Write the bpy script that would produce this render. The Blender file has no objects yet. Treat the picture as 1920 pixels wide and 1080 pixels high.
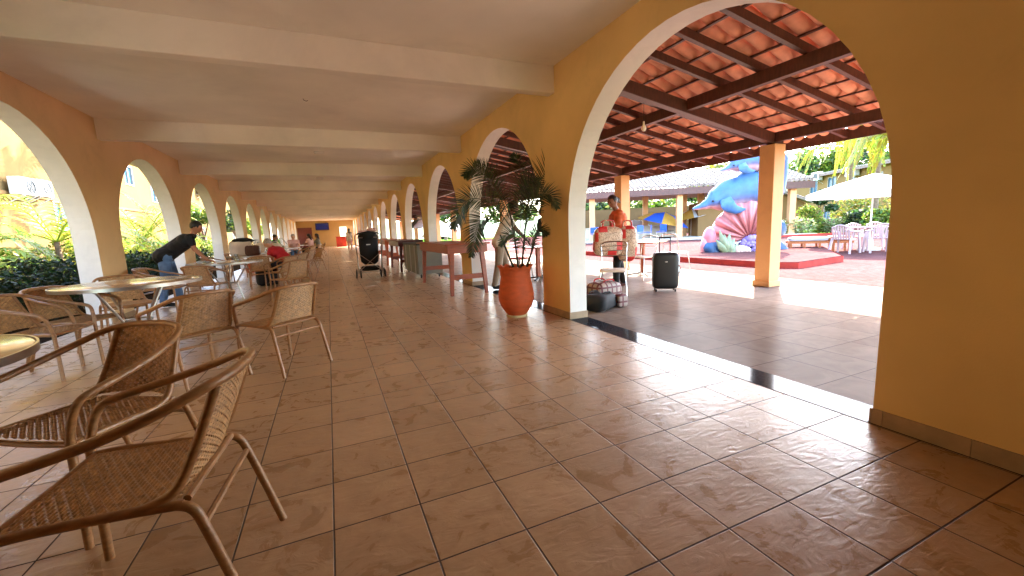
import bpy, math, random
from mathutils import Vector, Matrix
import numpy as np
PI=math.pi; R=math.radians
sc=bpy.context.scene; COL=sc.collection
# ------------------------------------------------------------------ camera
FPX=774.442
M3=Matrix(((0.91379243,0.09585707,0.39470852),(-0.40399604,0.11382165,0.90765182),(-0.04207847,0.98886604,-0.14273524)))
CAM=Vector((0,0,1.15))
cd=bpy.data.cameras.new('camera'); cam=bpy.data.objects.new('camera',cd); COL.objects.link(cam)
cd.sensor_width=36; cd.lens=FPX/1920*36; cd.clip_start=.05; cd.clip_end=2000
mm=Matrix.Identity(4)
for i in range(3):
    mm[i][0]=M3[i][0]; mm[i][1]=M3[i][1]; mm[i][2]=-M3[i][2]
mm.translation=CAM; cam.matrix_world=mm; sc.camera=cam
def ray(px,py): return M3@Vector(((px-960)/FPX,(540-py)/FPX,1))
def P(px,py,d): return CAM+ray(px,py)*d                    # point at depth d
def at(px,py,ax,v):
    r=ray(px,py); return CAM+r*((v-CAM[ax])/r[ax])
def gd(px,d):                                              # ground point under pixel column px at horizontal depth d
    y=442.9-(px-615.3)*.0426; p=P(px,y,d); return Vector((p.x,p.y,0))
# ------------------------------------------------------------------ sky, sun, exposure
SUN=Vector((.81*.751,.585*.751,.66)).normalized()
w=bpy.data.worlds.new('World'); sc.world=w; w.use_nodes=True
nt=w.node_tree; bg=nt.nodes['Background']; sky=nt.nodes.new('ShaderNodeTexSky'); sky.sky_type='NISHITA'
sky.sun_disc=False; sky.sun_elevation=R(41.3); sky.sun_rotation=R(54.2); sky.air_density=1.0; sky.dust_density=1.6; sky.ozone_density=.8
nt.links.new(sky.outputs[0],bg.inputs[0]); bg.inputs[1].default_value=.15
sl=bpy.data.lights.new('sun','SUN'); sl.energy=2.0; sl.angle=R(.5); sl.color=(1,.95,.87)
so=bpy.data.objects.new('sun',sl); COL.objects.link(so); so.rotation_euler=SUN.to_track_quat('Z','Y').to_euler(); so.location=(20,15,20)
sc.view_settings.view_transform='Standard'; sc.view_settings.look='None'; sc.view_settings.gamma=1
sc.view_settings.exposure=4.5
cy=sc.cycles
cy.use_denoising=True; cy.max_bounces=12; cy.diffuse_bounces=8; cy.glossy_bounces=4; cy.transparent_max_bounces=8
cy.caustics_reflective=False; cy.caustics_refractive=False; cy.sample_clamp_indirect=8
# ------------------------------------------------------------------ helpers
class MB:
    def __init__(s): s.v=[];s.f=[];s.c=[];s.cur=None
    def add(s,v,f,c=None):
        n=len(s.v); s.v+=[tuple(p) for p in v]; s.f+=[tuple(i+n for i in q) for q in f]
        s.c+=[c or s.cur or (1,1,1)]*len(v) if not isinstance(c,list) else c
        return s
    def box(s,a,b,M=None,c=None):
        x0,y0,z0=a;x1,y1,z1=b
        v=[Vector(p) for p in ((x0,y0,z0),(x1,y0,z0),(x1,y1,z0),(x0,y1,z0),(x0,y0,z1),(x1,y0,z1),(x1,y1,z1),(x0,y1,z1))]
        if M: v=[M@p for p in v]
        return s.add(v,[(0,3,2,1),(4,5,6,7),(0,1,5,4),(1,2,6,5),(2,3,7,6),(3,0,4,7)],c)
    def bar(s,a,b,wd,h,up=(0,0,1),c=None):
        a=Vector(a);b=Vector(b);d=(b-a).normalized();u=Vector(up);x=d.cross(u)
        if x.length<1e-4: x=d.cross(Vector((1,0,0)))
        x.normalize();u=x.cross(d)
        v=[p+x*(i*wd/2)+u*(j*h/2) for p in (a,b) for i,j in ((-1,-1),(1,-1),(1,1),(-1,1))]
        return s.add(v,[(0,1,2,3),(7,6,5,4),(0,4,5,1),(1,5,6,2),(2,6,7,3),(3,7,4,0)],c)
    def tube(s,pts,r,n=8,cap=True,c=None,flat=None):
        pts=[Vector(p) for p in pts]; m=len(pts); rr=r if isinstance(r,(list,tuple)) else [r]*m
        v=[];prev=None
        for i,p in enumerate(pts):
            t=(pts[min(i+1,m-1)]-pts[max(i-1,0)]); t=t.normalized() if t.length>1e-9 else Vector((0,0,1))
            if prev is None: u=t.orthogonal().normalized()
            else:
                u=prev-t*prev.dot(t); u=u.normalized() if u.length>1e-6 else t.orthogonal().normalized()
            prev=u; w_=t.cross(u)
            for k in range(n):
                a=2*PI*k/n; v.append(p+(u*math.cos(a)+w_*math.sin(a))*rr[i])
        f=[(i*n+k,i*n+(k+1)%n,(i+1)*n+(k+1)%n,(i+1)*n+k) for i in range(m-1) for k in range(n)]
        if cap: f+=[tuple(range(n-1,-1,-1)),tuple((m-1)*n+k for k in range(n))]
        return s.add(v,f,c)
    def lathe(s,prof,n=24,o=(0,0,0),c=None,wob=None):
        v=[];m=len(prof)
        for i,(r,z) in enumerate(prof):
            for k in range(n):
                a=2*PI*k/n; dr,dz=wob(i,a) if wob else (0,0)
                v.append((o[0]+(r+dr)*math.cos(a),o[1]+(r+dr)*math.sin(a),o[2]+z+dz))
        f=[(i*n+k,i*n+(k+1)%n,(i+1)*n+(k+1)%n,(i+1)*n+k) for i in range(m-1) for k in range(n)]
        f+=[tuple(range(n-1,-1,-1)),tuple((m-1)*n+k for k in range(n))]
        return s.add(v,f,c)
    def ell(s,o,r,n=12,m=8,M=None,c=None):
        v=[];o=Vector(o)
        for i in range(m+1):
            t=PI*i/m
            for k in range(n):
                a=2*PI*k/n; p=Vector((r[0]*math.sin(t)*math.cos(a),r[1]*math.sin(t)*math.sin(a),r[2]*math.cos(t)))
                v.append(o+(M@p if M else p))
        f=[(i*n+k,(i+1)*n+k,(i+1)*n+(k+1)%n,i*n+(k+1)%n) for i in range(m) for k in range(n)]
        return s.add(v,f,c)
    def cap(s,a,b,ra,rb,n=10):
        a=Vector(a);b=Vector(b); d=b-a
        if d.length<1e-5: d=Vector((0,0,1e-4))
        t=d.normalized(); pts=[];rs=[]
        for k in range(4): q=k/3*PI/2; pts.append(a-t*ra*math.cos(q)); rs.append(max(ra*math.sin(q),1e-4))
        for k in range(4): q=k/3*PI/2; pts.append(b+t*rb*math.sin(q)); rs.append(max(rb*math.cos(q),1e-4))
        return s.tube(pts,rs,n)
    def mesh(s,name,mat,smooth=True,col=False):
        me=bpy.data.meshes.new(name); me.from_pydata(s.v,[],s.f)
        if col:
            ca=me.color_attributes.new('Col','FLOAT_COLOR','POINT')
            ca.data.foreach_set('color',np.array([(*c,1) for c in s.c],dtype=np.float32).ravel())
        me.materials.append(mat)
        if smooth: me.polygons.foreach_set('use_smooth',[True]*len(me.polygons)); me.set_sharp_from_angle(angle=R(40))
        me.update(); return me
    def obj(s,name,mat,parent=None,smooth=True,col=False,loc=None,bevel=0):
        o=bpy.data.objects.new(name,s.mesh(name,mat,smooth,col)); COL.objects.link(o)
        if parent: o.parent=parent
        if loc: o.location=loc
        if bevel:
            b=o.modifiers.new('b','BEVEL'); b.width=bevel; b.segments=2; b.limit_method='ANGLE'; b.angle_limit=R(40)
        return o
def tag(o,label=None,cat=None,group=None,kind=None):
    if label:o['label']=label
    if cat:o['category']=cat
    if group:o['group']=group
    if kind:o['kind']=kind
    return o
def empty(name,loc,rz,label,cat,group=None):
    o=bpy.data.objects.new(name,None); COL.objects.link(o); o.location=loc; o.rotation_euler=(0,0,rz); o.empty_display_size=.1
    return tag(o,label,cat,group)
def copy_tree(o,parent=None):
    c=o.copy(); COL.objects.link(c)
    if parent: c.parent=parent
    for ch in list(o.children): copy_tree(ch,c)
    return c
def cr(pts,k=6,closed=False):                               # Catmull-Rom
    pts=[Vector(p) for p in pts]; n=len(pts); out=[]
    for i in range(n-1):
        a=pts[max(i-1,0)];b=pts[i];c=pts[i+1];d=pts[min(i+2,n-1)]
        for j in range(k):
            t=j/k; out.append(.5*((2*b)+(c-a)*t+(2*a-5*b+4*c-d)*t*t+(3*b-a-3*c+d)*t**3))
    out.append(pts[-1]); return out
# ------------------------------------------------------------------ materials
def srgb(*c): return tuple((x/255/12.92 if x/255<=.04045 else ((x/255+.055)/1.055)**2.4) for x in c)
def mat(name,col,rough=.6,metal=0,var=.12,scale=6,bump=0,bscale=40,spec=.5,vcol=False,coat=0,trans=None,emit=None,col2=None,detail=5,world=False,stretch=None,hue2=None):
    m=bpy.data.materials.new(name); m.use_nodes=True; t=m.node_tree; N=t.nodes; L=t.links; b=N['Principled BSDF']
    b.inputs['Roughness'].default_value=rough; b.inputs['Metallic'].default_value=metal
    b.inputs['Specular IOR Level'].default_value=spec
    if coat: b.inputs['Coat Weight'].default_value=coat; b.inputs['Coat Roughness'].default_value=.1
    if world: tc=N.new('ShaderNodeNewGeometry').outputs['Position']
    else: tc=N.new('ShaderNodeTexCoord').outputs['Object']
    if stretch:
        mp=N.new('ShaderNodeMapping'); mp.inputs['Scale'].default_value=stretch; L.new(tc,mp.inputs[0]); tc=mp.outputs[0]
    n=N.new('ShaderNodeTexNoise'); n.inputs['Scale'].default_value=scale; n.inputs['Detail'].default_value=detail; L.new(tc,n.inputs['Vector'])
    mr=N.new('ShaderNodeMapRange'); mr.inputs[1].default_value=.25; mr.inputs[2].default_value=.75; L.new(n.outputs[0],mr.inputs[0])
    mx=N.new('ShaderNodeMix'); mx.data_type='RGBA'; L.new(mr.outputs[0],mx.inputs[0])
    if vcol:
        at_=N.new('ShaderNodeAttribute'); at_.attribute_name='Col'
        m2=N.new('ShaderNodeMix'); m2.data_type='RGBA'; m2.blend_type='MULTIPLY'; m2.inputs[0].default_value=1
        L.new(at_.outputs[0],m2.inputs[6]); mx.inputs[6].default_value=(1-var,)*3+(1,); mx.inputs[7].default_value=(1,1,1,1)
        L.new(mx.outputs[2],m2.inputs[7]); L.new(m2.outputs[2],b.inputs['Base Color'])
    else:
        c2=col2 or tuple(x*(1-2*var) for x in col)
        mx.inputs[6].default_value=(*c2,1); mx.inputs[7].default_value=(*(tuple(min(1,x*(1+var*.5)) for x in col) if not col2 else col),1)
        L.new(mx.outputs[2],b.inputs['Base Color'])
    if bump:
        n2=N.new('ShaderNodeTexNoise'); n2.inputs['Scale'].default_value=bscale; n2.inputs['Detail'].default_value=6; L.new(tc,n2.inputs['Vector'])
        bp=N.new('ShaderNodeBump'); bp.inputs['Strength'].default_value=min(1,bump); bp.inputs['Distance'].default_value=.004; L.new(n2.outputs[0],bp.inputs['Height']); L.new(bp.outputs[0],b.inputs['Normal'])
    if emit: b.inputs['Emission Color'].default_value=(*emit[0],1); b.inputs['Emission Strength'].default_value=emit[1]
    if trans:   # leaf translucency
        tr=N.new('ShaderNodeBsdfTranslucent'); ms=N.new('ShaderNodeMixShader'); ms.inputs[0].default_value=trans
        L.new((m2 if vcol else mx).outputs[2],tr.inputs[0]); L.new(b.outputs[0],ms.inputs[1]); L.new(tr.outputs[0],ms.inputs[2]); L.new(ms.outputs[0],N['Material Output'].inputs[0])
    return m
def nodes(m): return m.node_tree.nodes,m.node_tree.links,m.node_tree.nodes['Principled BSDF']
def mnode(N,L,op,a,b=None,c=None):
    n=N.new('ShaderNodeMath'); n.operation=op
    for i,x in enumerate((a,b,c)):
        if x is None: continue
        if isinstance(x,(int,float)): n.inputs[i].default_value=x
        else: L.new(x,n.inputs[i])
    return n.outputs[0]
def tile_mat(name,tx,ty,ox,oy,c1,c2,grout,gw=.0032,rough=(.22,.5),bumpn=.5,soff=0,off=0,cleft=.55):
    m=bpy.data.materials.new(name); m.use_nodes=True; N,L,b=nodes(m)
    pos=N.new('ShaderNodeNewGeometry').outputs['Position']; sp=N.new('ShaderNodeSeparateXYZ'); L.new(pos,sp.inputs[0])
    f=lambda op,a,bb=None,c=None: mnode(N,L,op,a,bb,c)
    v=f('DIVIDE',f('SUBTRACT',sp.outputs[1],oy),ty); u0=f('DIVIDE',f('SUBTRACT',sp.outputs[0],ox),tx)
    u=f('ADD',u0,f('MULTIPLY',f('MODULO',f('ADD',f('FLOOR',v),400),2),off)) if off else u0
    fu,fv=f('FRACT',u),f('FRACT',v)
    du=f('MULTIPLY',f('MINIMUM',fu,f('SUBTRACT',1,fu)),tx); dv=f('MULTIPLY',f('MINIMUM',fv,f('SUBTRACT',1,fv)),ty)
    d=f('MINIMUM',du,dv)
    mr=N.new('ShaderNodeMapRange'); mr.interpolation_type='SMOOTHSTEP'; L.new(d,mr.inputs[0]); mr.inputs[1].default_value=gw*.55; mr.inputs[2].default_value=gw*1.25
    cv=N.new('ShaderNodeCombineXYZ'); L.new(f('FLOOR',u),cv.inputs[0]); L.new(f('FLOOR',v),cv.inputs[1])
    wn=N.new('ShaderNodeTexWhiteNoise'); L.new(cv.outputs[0],wn.inputs['Vector'])
    va=N.new('ShaderNodeVectorMath'); va.operation='MULTIPLY_ADD'; L.new(wn.outputs['Color'],va.inputs[0]); va.inputs[1].default_value=(9,9,9); L.new(pos,va.inputs[2])
    n1=N.new('ShaderNodeTexNoise'); n1.inputs['Scale'].default_value=5; n1.inputs['Detail'].default_value=7; n1.inputs['Roughness'].default_value=.62; n1.inputs['Distortion'].default_value=1.2; L.new(va.outputs[0],n1.inputs['Vector'])
    mix=f('ADD',f('MULTIPLY',n1.outputs[0],1.9),f('MULTIPLY',f('SUBTRACT',wn.outputs[0],.5),.35)); mix=f('SUBTRACT',mix,.46)
    mx=N.new('ShaderNodeMix'); mx.data_type='RGBA'; mx.clamp_factor=True; L.new(mix,mx.inputs[0]); mx.inputs[6].default_value=(*c1,1); mx.inputs[7].default_value=(*c2,1)
    # dirt
    nd=N.new('ShaderNodeTexNoise'); nd.inputs['Scale'].default_value=.8; nd.inputs['Detail'].default_value=4; L.new(pos,nd.inputs['Vector'])
    md=N.new('ShaderNodeMix'); md.data_type='RGBA'; md.blend_type='MULTIPLY'; md.inputs[0].default_value=1; L.new(mx.outputs[2],md.inputs[6])
    mdr=N.new('ShaderNodeMapRange'); L.new(nd.outputs[0],mdr.inputs[0]); mdr.inputs[1].default_value=.3; mdr.inputs[2].default_value=.7; mdr.inputs[3].default_value=.82; mdr.inputs[4].default_value=1.05
    L.new(mdr.outputs[0],md.inputs[7])
    mg=N.new('ShaderNodeMix'); mg.data_type='RGBA'; L.new(mr.outputs[0],mg.inputs[0]); mg.inputs[6].default_value=(*grout,1); L.new(md.outputs[2],mg.inputs[7]); L.new(mg.outputs[2],b.inputs['Base Color'])
    ro=N.new('ShaderNodeMapRange'); L.new(n1.outputs[0],ro.inputs[0]); ro.inputs[1].default_value=.3; ro.inputs[2].default_value=.7; ro.inputs[3].default_value=rough[0]; ro.inputs[4].default_value=rough[1]
    rg=f('ADD',f('MULTIPLY',ro.outputs[0],mr.outputs[0]),f('MULTIPLY',f('SUBTRACT',1,mr.outputs[0]),.9)); L.new(rg,b.inputs['Roughness'])
    # slate-like cleft relief
    n2=N.new('ShaderNodeTexNoise'); n2.inputs['Scale'].default_value=7; n2.inputs['Detail'].default_value=3.5; n2.inputs['Distortion'].default_value=1.6
    mp=N.new('ShaderNodeMapping'); mp.inputs['Scale'].default_value=(1,2.4,1); mp.inputs['Rotation'].default_value=(0,0,.5); L.new(va.outputs[0],mp.inputs[0]); L.new(mp.outputs[0],n2.inputs['Vector'])
    st=f('MULTIPLY',f('FRACT',f('MULTIPLY',n2.outputs[0],3.0)),1.0); h=f('ADD',f('MULTIPLY',n2.outputs[0],.8),f('MULTIPLY',st,.12))
    h=f('ADD',f('MULTIPLY',h,cleft),f('MULTIPLY',mr.outputs[0],.55))
    bp=N.new('ShaderNodeBump'); bp.inputs['Strength'].default_value=bumpn; bp.inputs['Distance'].default_value=.006; L.new(h,bp.inputs['Height']); L.new(bp.outputs[0],b.inputs['Normal'])
    return m
T=.34023
M={}
M['floor']=tile_mat('corridor tiles',T,T,-.08997,.9764,srgb(164,128,92),srgb(200,163,124),srgb(58,34,22),gw=.0036,rough=(.22,.42),bumpn=.85)
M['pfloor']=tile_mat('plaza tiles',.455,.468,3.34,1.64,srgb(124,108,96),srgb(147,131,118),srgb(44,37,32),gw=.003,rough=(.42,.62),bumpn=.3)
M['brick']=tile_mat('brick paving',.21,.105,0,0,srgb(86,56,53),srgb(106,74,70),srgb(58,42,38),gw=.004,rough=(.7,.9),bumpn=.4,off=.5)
nodes(M['brick'])[2].inputs['Specular IOR Level'].default_value=0
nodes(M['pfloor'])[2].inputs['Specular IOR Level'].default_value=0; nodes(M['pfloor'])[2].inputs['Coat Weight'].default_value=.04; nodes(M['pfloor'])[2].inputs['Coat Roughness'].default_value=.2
M['granite']=mat('black granite',srgb(50,53,58),.5,var=.35,scale=60,spec=0,bump=.1,bscale=14,coat=.24)
M['wall']=mat('ochre paint',srgb(238,199,130),.75,var=.06,scale=1.5,bump=.25,bscale=120,world=True)
M['wallL']=mat('peach paint',srgb(226,192,144),.75,var=.05,scale=1.5,bump=.25,bscale=120,world=True)
M['reveal']=mat('cream paint',srgb(232,224,212),.7,var=.05,scale=3,bump=.25,bscale=90,world=True)
M['ceil']=mat('ceiling paint',srgb(248,242,228),.8,var=.05,scale=1.2,bump=.2,bscale=100,world=True)
M['skirt']=mat('skirting tile',srgb(176,146,112),.45,var=.14,scale=9,bump=.2)
M['endwall']=mat('end wall paint',srgb(158,126,70),.75,var=.05,scale=1.5,world=True)
M['darkwood']=mat('dark stained timber',srgb(84,46,34),.5,var=.25,scale=8,stretch=(4,4,1),bump=.3)
M['white']=mat('white gloss paint',srgb(225,220,212),.5,var=.05)
M['tile']=mat('clay roof tile',srgb(234,158,126),.8,var=.22,scale=4,bump=.3,bscale=60)
M['tileold']=mat('weathered roof tile',srgb(150,138,126),.85,var=.28,scale=5,bump=.4,bscale=40)
M['pillar']=mat('apricot paint',srgb(206,156,104),.7,var=.05,scale=3,bump=.2)
M['wood']=mat('red brown varnished wood',srgb(166,78,40),.35,var=.2,scale=5,stretch=(1,6,6),bump=.1,spec=.5)
M['woodD']=mat('dark red wood',srgb(96,38,28),.35,var=.2,scale=5,stretch=(1,6,6),bump=.1)
M['terra']=mat('terracotta',srgb(206,92,42),.75,var=.14,scale=6,bump=.35,bscale=70,stretch=(1,1,3))
M['rattan']=mat('tan rattan strip',srgb(198,152,100),.42,var=.3,scale=40,bump=.2,bscale=150,spec=.5)
M['frame']=mat('wrapped rattan frame',srgb(164,116,70),.34,var=.22,scale=22,bump=.5,bscale=60,spec=.55,stretch=(1,1,3))
M['alu']=mat('brushed aluminium',srgb(190,184,176),.32,metal=1,var=.08,scale=20)
M['steel']=mat('chromed steel',srgb(180,180,182),.22,metal=1,var=.05)
M['stone']=mat('tan stone table top',srgb(206,178,142),.2,var=.22,scale=14,spec=.6,coat=.4)
M['soil']=mat('dark soil',srgb(52,40,30),.95,var=.3,scale=20,bump=.6)
M['grass']=mat('lawn',srgb(84,124,44),.9,var=.35,scale=12,bump=.8,bscale=90,world=True)
M['leafD']=mat('dark palm leaf',(1,1,1),.4,var=.3,vcol=True,spec=.4,trans=.18)
M['leaf']=mat('leaf',(1,1,1),.5,var=.25,vcol=True,spec=.35,trans=.4)
M['bark']=mat('bark',srgb(120,98,76),.9,var=.3,scale=10,bump=.7,bscale=30)
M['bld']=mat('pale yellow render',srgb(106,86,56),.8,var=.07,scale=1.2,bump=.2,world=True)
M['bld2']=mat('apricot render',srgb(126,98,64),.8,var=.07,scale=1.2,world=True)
M['glass']=mat('blue tinted glass',srgb(44,84,110),.25,var=.2,scale=3,spec=.3)
M['turq']=mat('turquoise shutter',srgb(50,104,108),.45,var=.1)
M['darkglass']=mat('dark window',srgb(50,52,56),.1,var=.2)
M['black']=mat('black fabric',srgb(15,14,17),.8,var=.25,scale=12,bump=.3)
M['blackp']=mat('black hard shell',srgb(14,13,14),.42,var=.15,bump=.25,bscale=220)
M['rubber']=mat('black rubber',srgb(28,28,30),.6,var=.1)
M['jean']=mat('blue denim',srgb(96,128,172),.85,var=.18,scale=14,bump=.4,bscale=200)
M['red']=mat('red cotton',srgb(178,22,30),.85,var=.12,scale=10,bump=.3)
M['khaki']=mat('khaki cotton',srgb(190,168,136),.85,var=.12,scale=8,bump=.35)
M['khaki2']=mat('grey khaki cotton',srgb(150,128,104),.85,var=.14,scale=8,bump=.35)
M['cream']=mat('cream cotton',srgb(222,206,188),.85,var=.1,bump=.3)
M['navy']=mat('navy cotton',srgb(34,38,58),.85,var=.15,bump=.3)
M['green']=mat('green cotton',srgb(30,96,68),.85,var=.15)
M['pink']=mat('pale pink cotton',srgb(214,168,160),.85,var=.1)
M['skinA']=mat('skin tan',srgb(176,116,84),.5,var=.08,spec=.4)
M['skinB']=mat('skin brown',srgb(122,76,54),.5,var=.08,spec=.4)
M['skinC']=mat('skin pink',srgb(206,150,124),.5,var=.08,spec=.4)
M['hair']=mat('dark hair',srgb(26,20,18),.5,var=.3,scale=40,bump=.6,bscale=120)
M['hairG']=mat('grey hair',srgb(170,160,150),.6,var=.3,scale=40,bump=.6)
M['dolph']=mat('painted concrete',(1,1,1),.5,var=.32,scale=7,vcol=True,bump=.5,bscale=24)
M['plast']=mat('pale pink white plastic',srgb(176,150,148),.4,var=.04)
M['canvas']=mat('white canvas',srgb(190,190,190),.8,var=.05,trans=.2)
M['bluep']=mat('blue plastic',srgb(30,84,190),.45,var=.1)
M['yel']=mat('yellow canvas',srgb(190,140,50),.8,var=.08,trans=.2)
M['blue']=mat('blue canvas',srgb(28,74,170),.8,var=.1,trans=.2)
M['chest']=mat('grey green laminate',srgb(112,108,92),.55,var=.12,scale=4)
M['orange']=mat('orange varnished wood',srgb(176,100,52),.35,var=.15,stretch=(1,6,6))
M['redconc']=mat('red painted concrete',srgb(168,68,60),.6,var=.14,scale=4,bump=.3)
M['winframe']=mat('grey window frame',srgb(120,118,112),.5,var=.1)
M['paper']=mat('white paper',srgb(236,232,224),.6,var=.03)
M['ac']=mat('white enamel',srgb(176,174,170),.45,var=.04)
M['acd']=mat('dark grille',srgb(34,36,40),.5,var=.2)
M['hill']=mat('wooded hillside',srgb(78,104,52),.95,var=.4,scale=.2,bump=1,bscale=2,world=True)
M['conc']=mat('grey concrete',srgb(206,196,178),.85,var=.15,scale=3,bump=.3,world=True)
M['frost']=mat('drinking glass',srgb(220,225,225),.05,var=.02); nodes(M['frost'])[2].inputs['Transmission Weight'].default_value=.85
M['screen']=mat('tv screen',srgb(16,20,44),.2,var=.3,emit=(srgb(20,26,80),.04))
M['lit']=mat('lit notice panel',srgb(220,235,215),.5,var=.05,emit=(srgb(225,240,215),.10))
def patch_mat():
    m=mat('patchwork plastic cloth',srgb(214,186,160),.45,var=.2,scale=30); N,L,b=nodes(m)
    tc=N.new('ShaderNodeTexCoord').outputs['Object']; mp=N.new('ShaderNodeMapping'); mp.inputs['Location'].default_value=(.03,.05,.06); L.new(tc,mp.inputs[0])
    ck=N.new('ShaderNodeTexChecker'); ck.inputs['Scale'].default_value=6.5; L.new(mp.outputs[0],ck.inputs['Vector'])
    ck2=N.new('ShaderNodeTexChecker'); ck2.inputs['Scale'].default_value=3.25; L.new(mp.outputs[0],ck2.inputs['Vector'])
    wv=N.new('ShaderNodeTexNoise'); wv.inputs['Scale'].default_value=55; L.new(tc,wv.inputs['Vector'])
    pr=mnode(N,L,'MULTIPLY',ck.outputs['Fac'],ck2.outputs['Fac'])
    dk=mnode(N,L,'GREATER_THAN',wv.outputs[0],.56)
    old=b.inputs['Base Color'].links[0].from_socket
    a=N.new('ShaderNodeMix'); a.data_type='RGBA'; L.new(mnode(N,L,'MULTIPLY',dk,.75),a.inputs[0]); L.new(old,a.inputs[6]); a.inputs[7].default_value=(*srgb(120,70,52),1)
    c=N.new('ShaderNodeMix'); c.data_type='RGBA'; L.new(pr,c.inputs[0]); L.new(a.outputs[2],c.inputs[6]); c.inputs[7].default_value=(*srgb(196,40,38),1)
    L.new(c.outputs[2],b.inputs['Base Color']); return m
M['patch']=patch_mat()
def plaid_mat():
    m=mat('plaid nylon',srgb(150,130,118),.6,var=.1); N,L,b=nodes(m); tc=N.new('ShaderNodeTexCoord').outputs['Object']
    sp=N.new('ShaderNodeSeparateXYZ'); L.new(tc,sp.inputs[0]); s=None
    for i in range(3):
        q=mnode(N,L,'GREATER_THAN',mnode(N,L,'FRACT',mnode(N,L,'MULTIPLY',sp.outputs[i],11)),.72); s=q if s is None else mnode(N,L,'MAXIMUM',s,q)
    old=b.inputs['Base Color'].links[0].from_socket
    a=N.new('ShaderNodeMix'); a.data_type='RGBA'; L.new(s,a.inputs[0]); L.new(old,a.inputs[6]); a.inputs[7].default_value=(*srgb(90,30,34),1); L.new(a.outputs[2],b.inputs['Base Color']); return m
M['plaid']=plaid_mat()
def wear(m,amt=.16,sc=2.6):
    N,L,b=nodes(m); old=b.inputs['Base Color'].links[0].from_socket; pos=N.new('ShaderNodeNewGeometry').outputs['Position']
    n=N.new('ShaderNodeTexNoise'); n.inputs['Scale'].default_value=sc; n.inputs['Detail'].default_value=9; n.inputs['Roughness'].default_value=.7; n.inputs['Distortion'].default_value=.6; L.new(pos,n.inputs['Vector'])
    mr=N.new('ShaderNodeMapRange'); L.new(n.outputs[0],mr.inputs[0]); mr.inputs[1].default_value=.50; mr.inputs[2].default_value=.72; mr.inputs[3].default_value=1; mr.inputs[4].default_value=1-amt
    n3=N.new('ShaderNodeTexNoise'); n3.inputs['Scale'].default_value=.7; n3.inputs['Detail'].default_value=3; L.new(pos,n3.inputs['Vector'])
    m3=N.new('ShaderNodeMapRange'); L.new(n3.outputs[0],m3.inputs[0]); m3.inputs[1].default_value=.3; m3.inputs[2].default_value=.7; m3.inputs[3].default_value=.93; m3.inputs[4].default_value=1.05
    x=N.new('ShaderNodeMix'); x.data_type='RGBA'; x.blend_type='MULTIPLY'; x.inputs[0].default_value=1; L.new(old,x.inputs[6]); L.new(mnode(N,L,'MULTIPLY',mr.outputs[0],m3.outputs[0]),x.inputs[7]); L.new(x.outputs[2],b.inputs['Base Color'])
for k_,a_,s_ in (('wall',.10,1.7),('wallL',.12,1.7),('reveal',.10,3),('ceil',.09,.9),('bld',.14,1.2),('pillar',.12,3),('terra',.14,7),('skirt',.2,6),('wood',.2,5)): wear(M[k_],a_,s_)
for k_ in ('bld','bld2','tileold','conc','redconc','soil','grass'): nodes(M[k_])[2].inputs['Specular IOR Level'].default_value=0
# ------------------------------------------------------------------ ground
XW,XO,XL,XLO=2.66,2.90,-3.04,-3.30      # right wall faces, left wall faces
YE=50.0; HC=3.05; HB=2.74
def sheet(name,x0,y0,x1,y1,z,m,label=None):
    b=MB(); b.box((x0,y0,z-.05),(x1,y1,z)); return tag(b.obj(name,m,smooth=False),label,None,None,'structure')
sheet('corridor_floor',XLO-.02,-6,XW-.02,YE,0,M['floor'])
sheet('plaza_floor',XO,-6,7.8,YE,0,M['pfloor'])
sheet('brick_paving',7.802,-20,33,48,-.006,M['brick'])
sheet('ground',-400,-300,500,600,-.06,M['grass'])
sheet('garden_soil',-6.3,-3,XLO-.021,YE,-.03,M['soil'])
sheet('garden_path',-9.6,-8,-6.3,YE+10,-.02,M['conc'])
# ------------------------------------------------------------------ arcade walls
def arch_wall(name,x0,x1,arches,Rr,zs,y0,y1,ztop,mw,mr,label):
    root=empty(name,((x0+x1)/2,y0,0),0,label,'wall'); n=28
    off=Vector((-(x0+x1)/2,-y0,0))
    face=MB(); rev=MB()
    ys=[y0]+[v for a in arches for v in (a-Rr,a+Rr)]+[y1]
    segs=[(ys[i],ys[i+1]) for i in range(0,len(ys),2)]
    for a,b in segs:
        for x,fl in ((x0,0),(x1,1)):
            v=[(x,a,0),(x,b,0),(x,b,ztop),(x,a,ztop)]; face.add([Vector(p)+off for p in v],[(0,1,2,3) if fl else (3,2,1,0)])
    for c in arches:
        pr=[(c-Rr,0)]+[(c-Rr*math.cos(PI*k/n),zs+Rr*math.sin(PI*k/n)) for k in range(n+1)]+[(c+Rr,0)]
        for x,fl in ((x0,0),(x1,1)):
            arc=pr[1:-1]
            for k in range(n):
                (ya,za),(yb,zb)=arc[k],arc[k+1]
                v=[(x,ya,za),(x,yb,zb),(x,yb,ztop),(x,ya,ztop)]; face.add([Vector(p)+off for p in v],[(0,1,2,3) if fl else (3,2,1,0)])
        for k in range(len(pr)-1):
            (ya,za),(yb,zb)=pr[k],pr[k+1]
            rev.add([Vector(p)+off for p in ((x0,ya,za),(x1,ya,za),(x1,yb,zb),(x0,yb,zb))],[(0,1,2,3)])
    face.add([Vector(p)+off for p in ((x0,y0,ztop),(x1,y0,ztop),(x1,y1,ztop),(x0,y1,ztop))],[(0,1,2,3)])
    face.obj('wall_face',mw,root,smooth=False); rv=rev.obj('arch_reveal',mr,root)
    return root,segs,off
PIT=3.83
rc=[2.76+PIT*i for i in range(13)]  # no arches behind the camera: unseen wall left solid to cut near light
lc=[6.35-PIT]+[6.35+PIT*i for i in range(12)]  # unseen arch behind the camera left out, solid wall dims the near end
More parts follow.
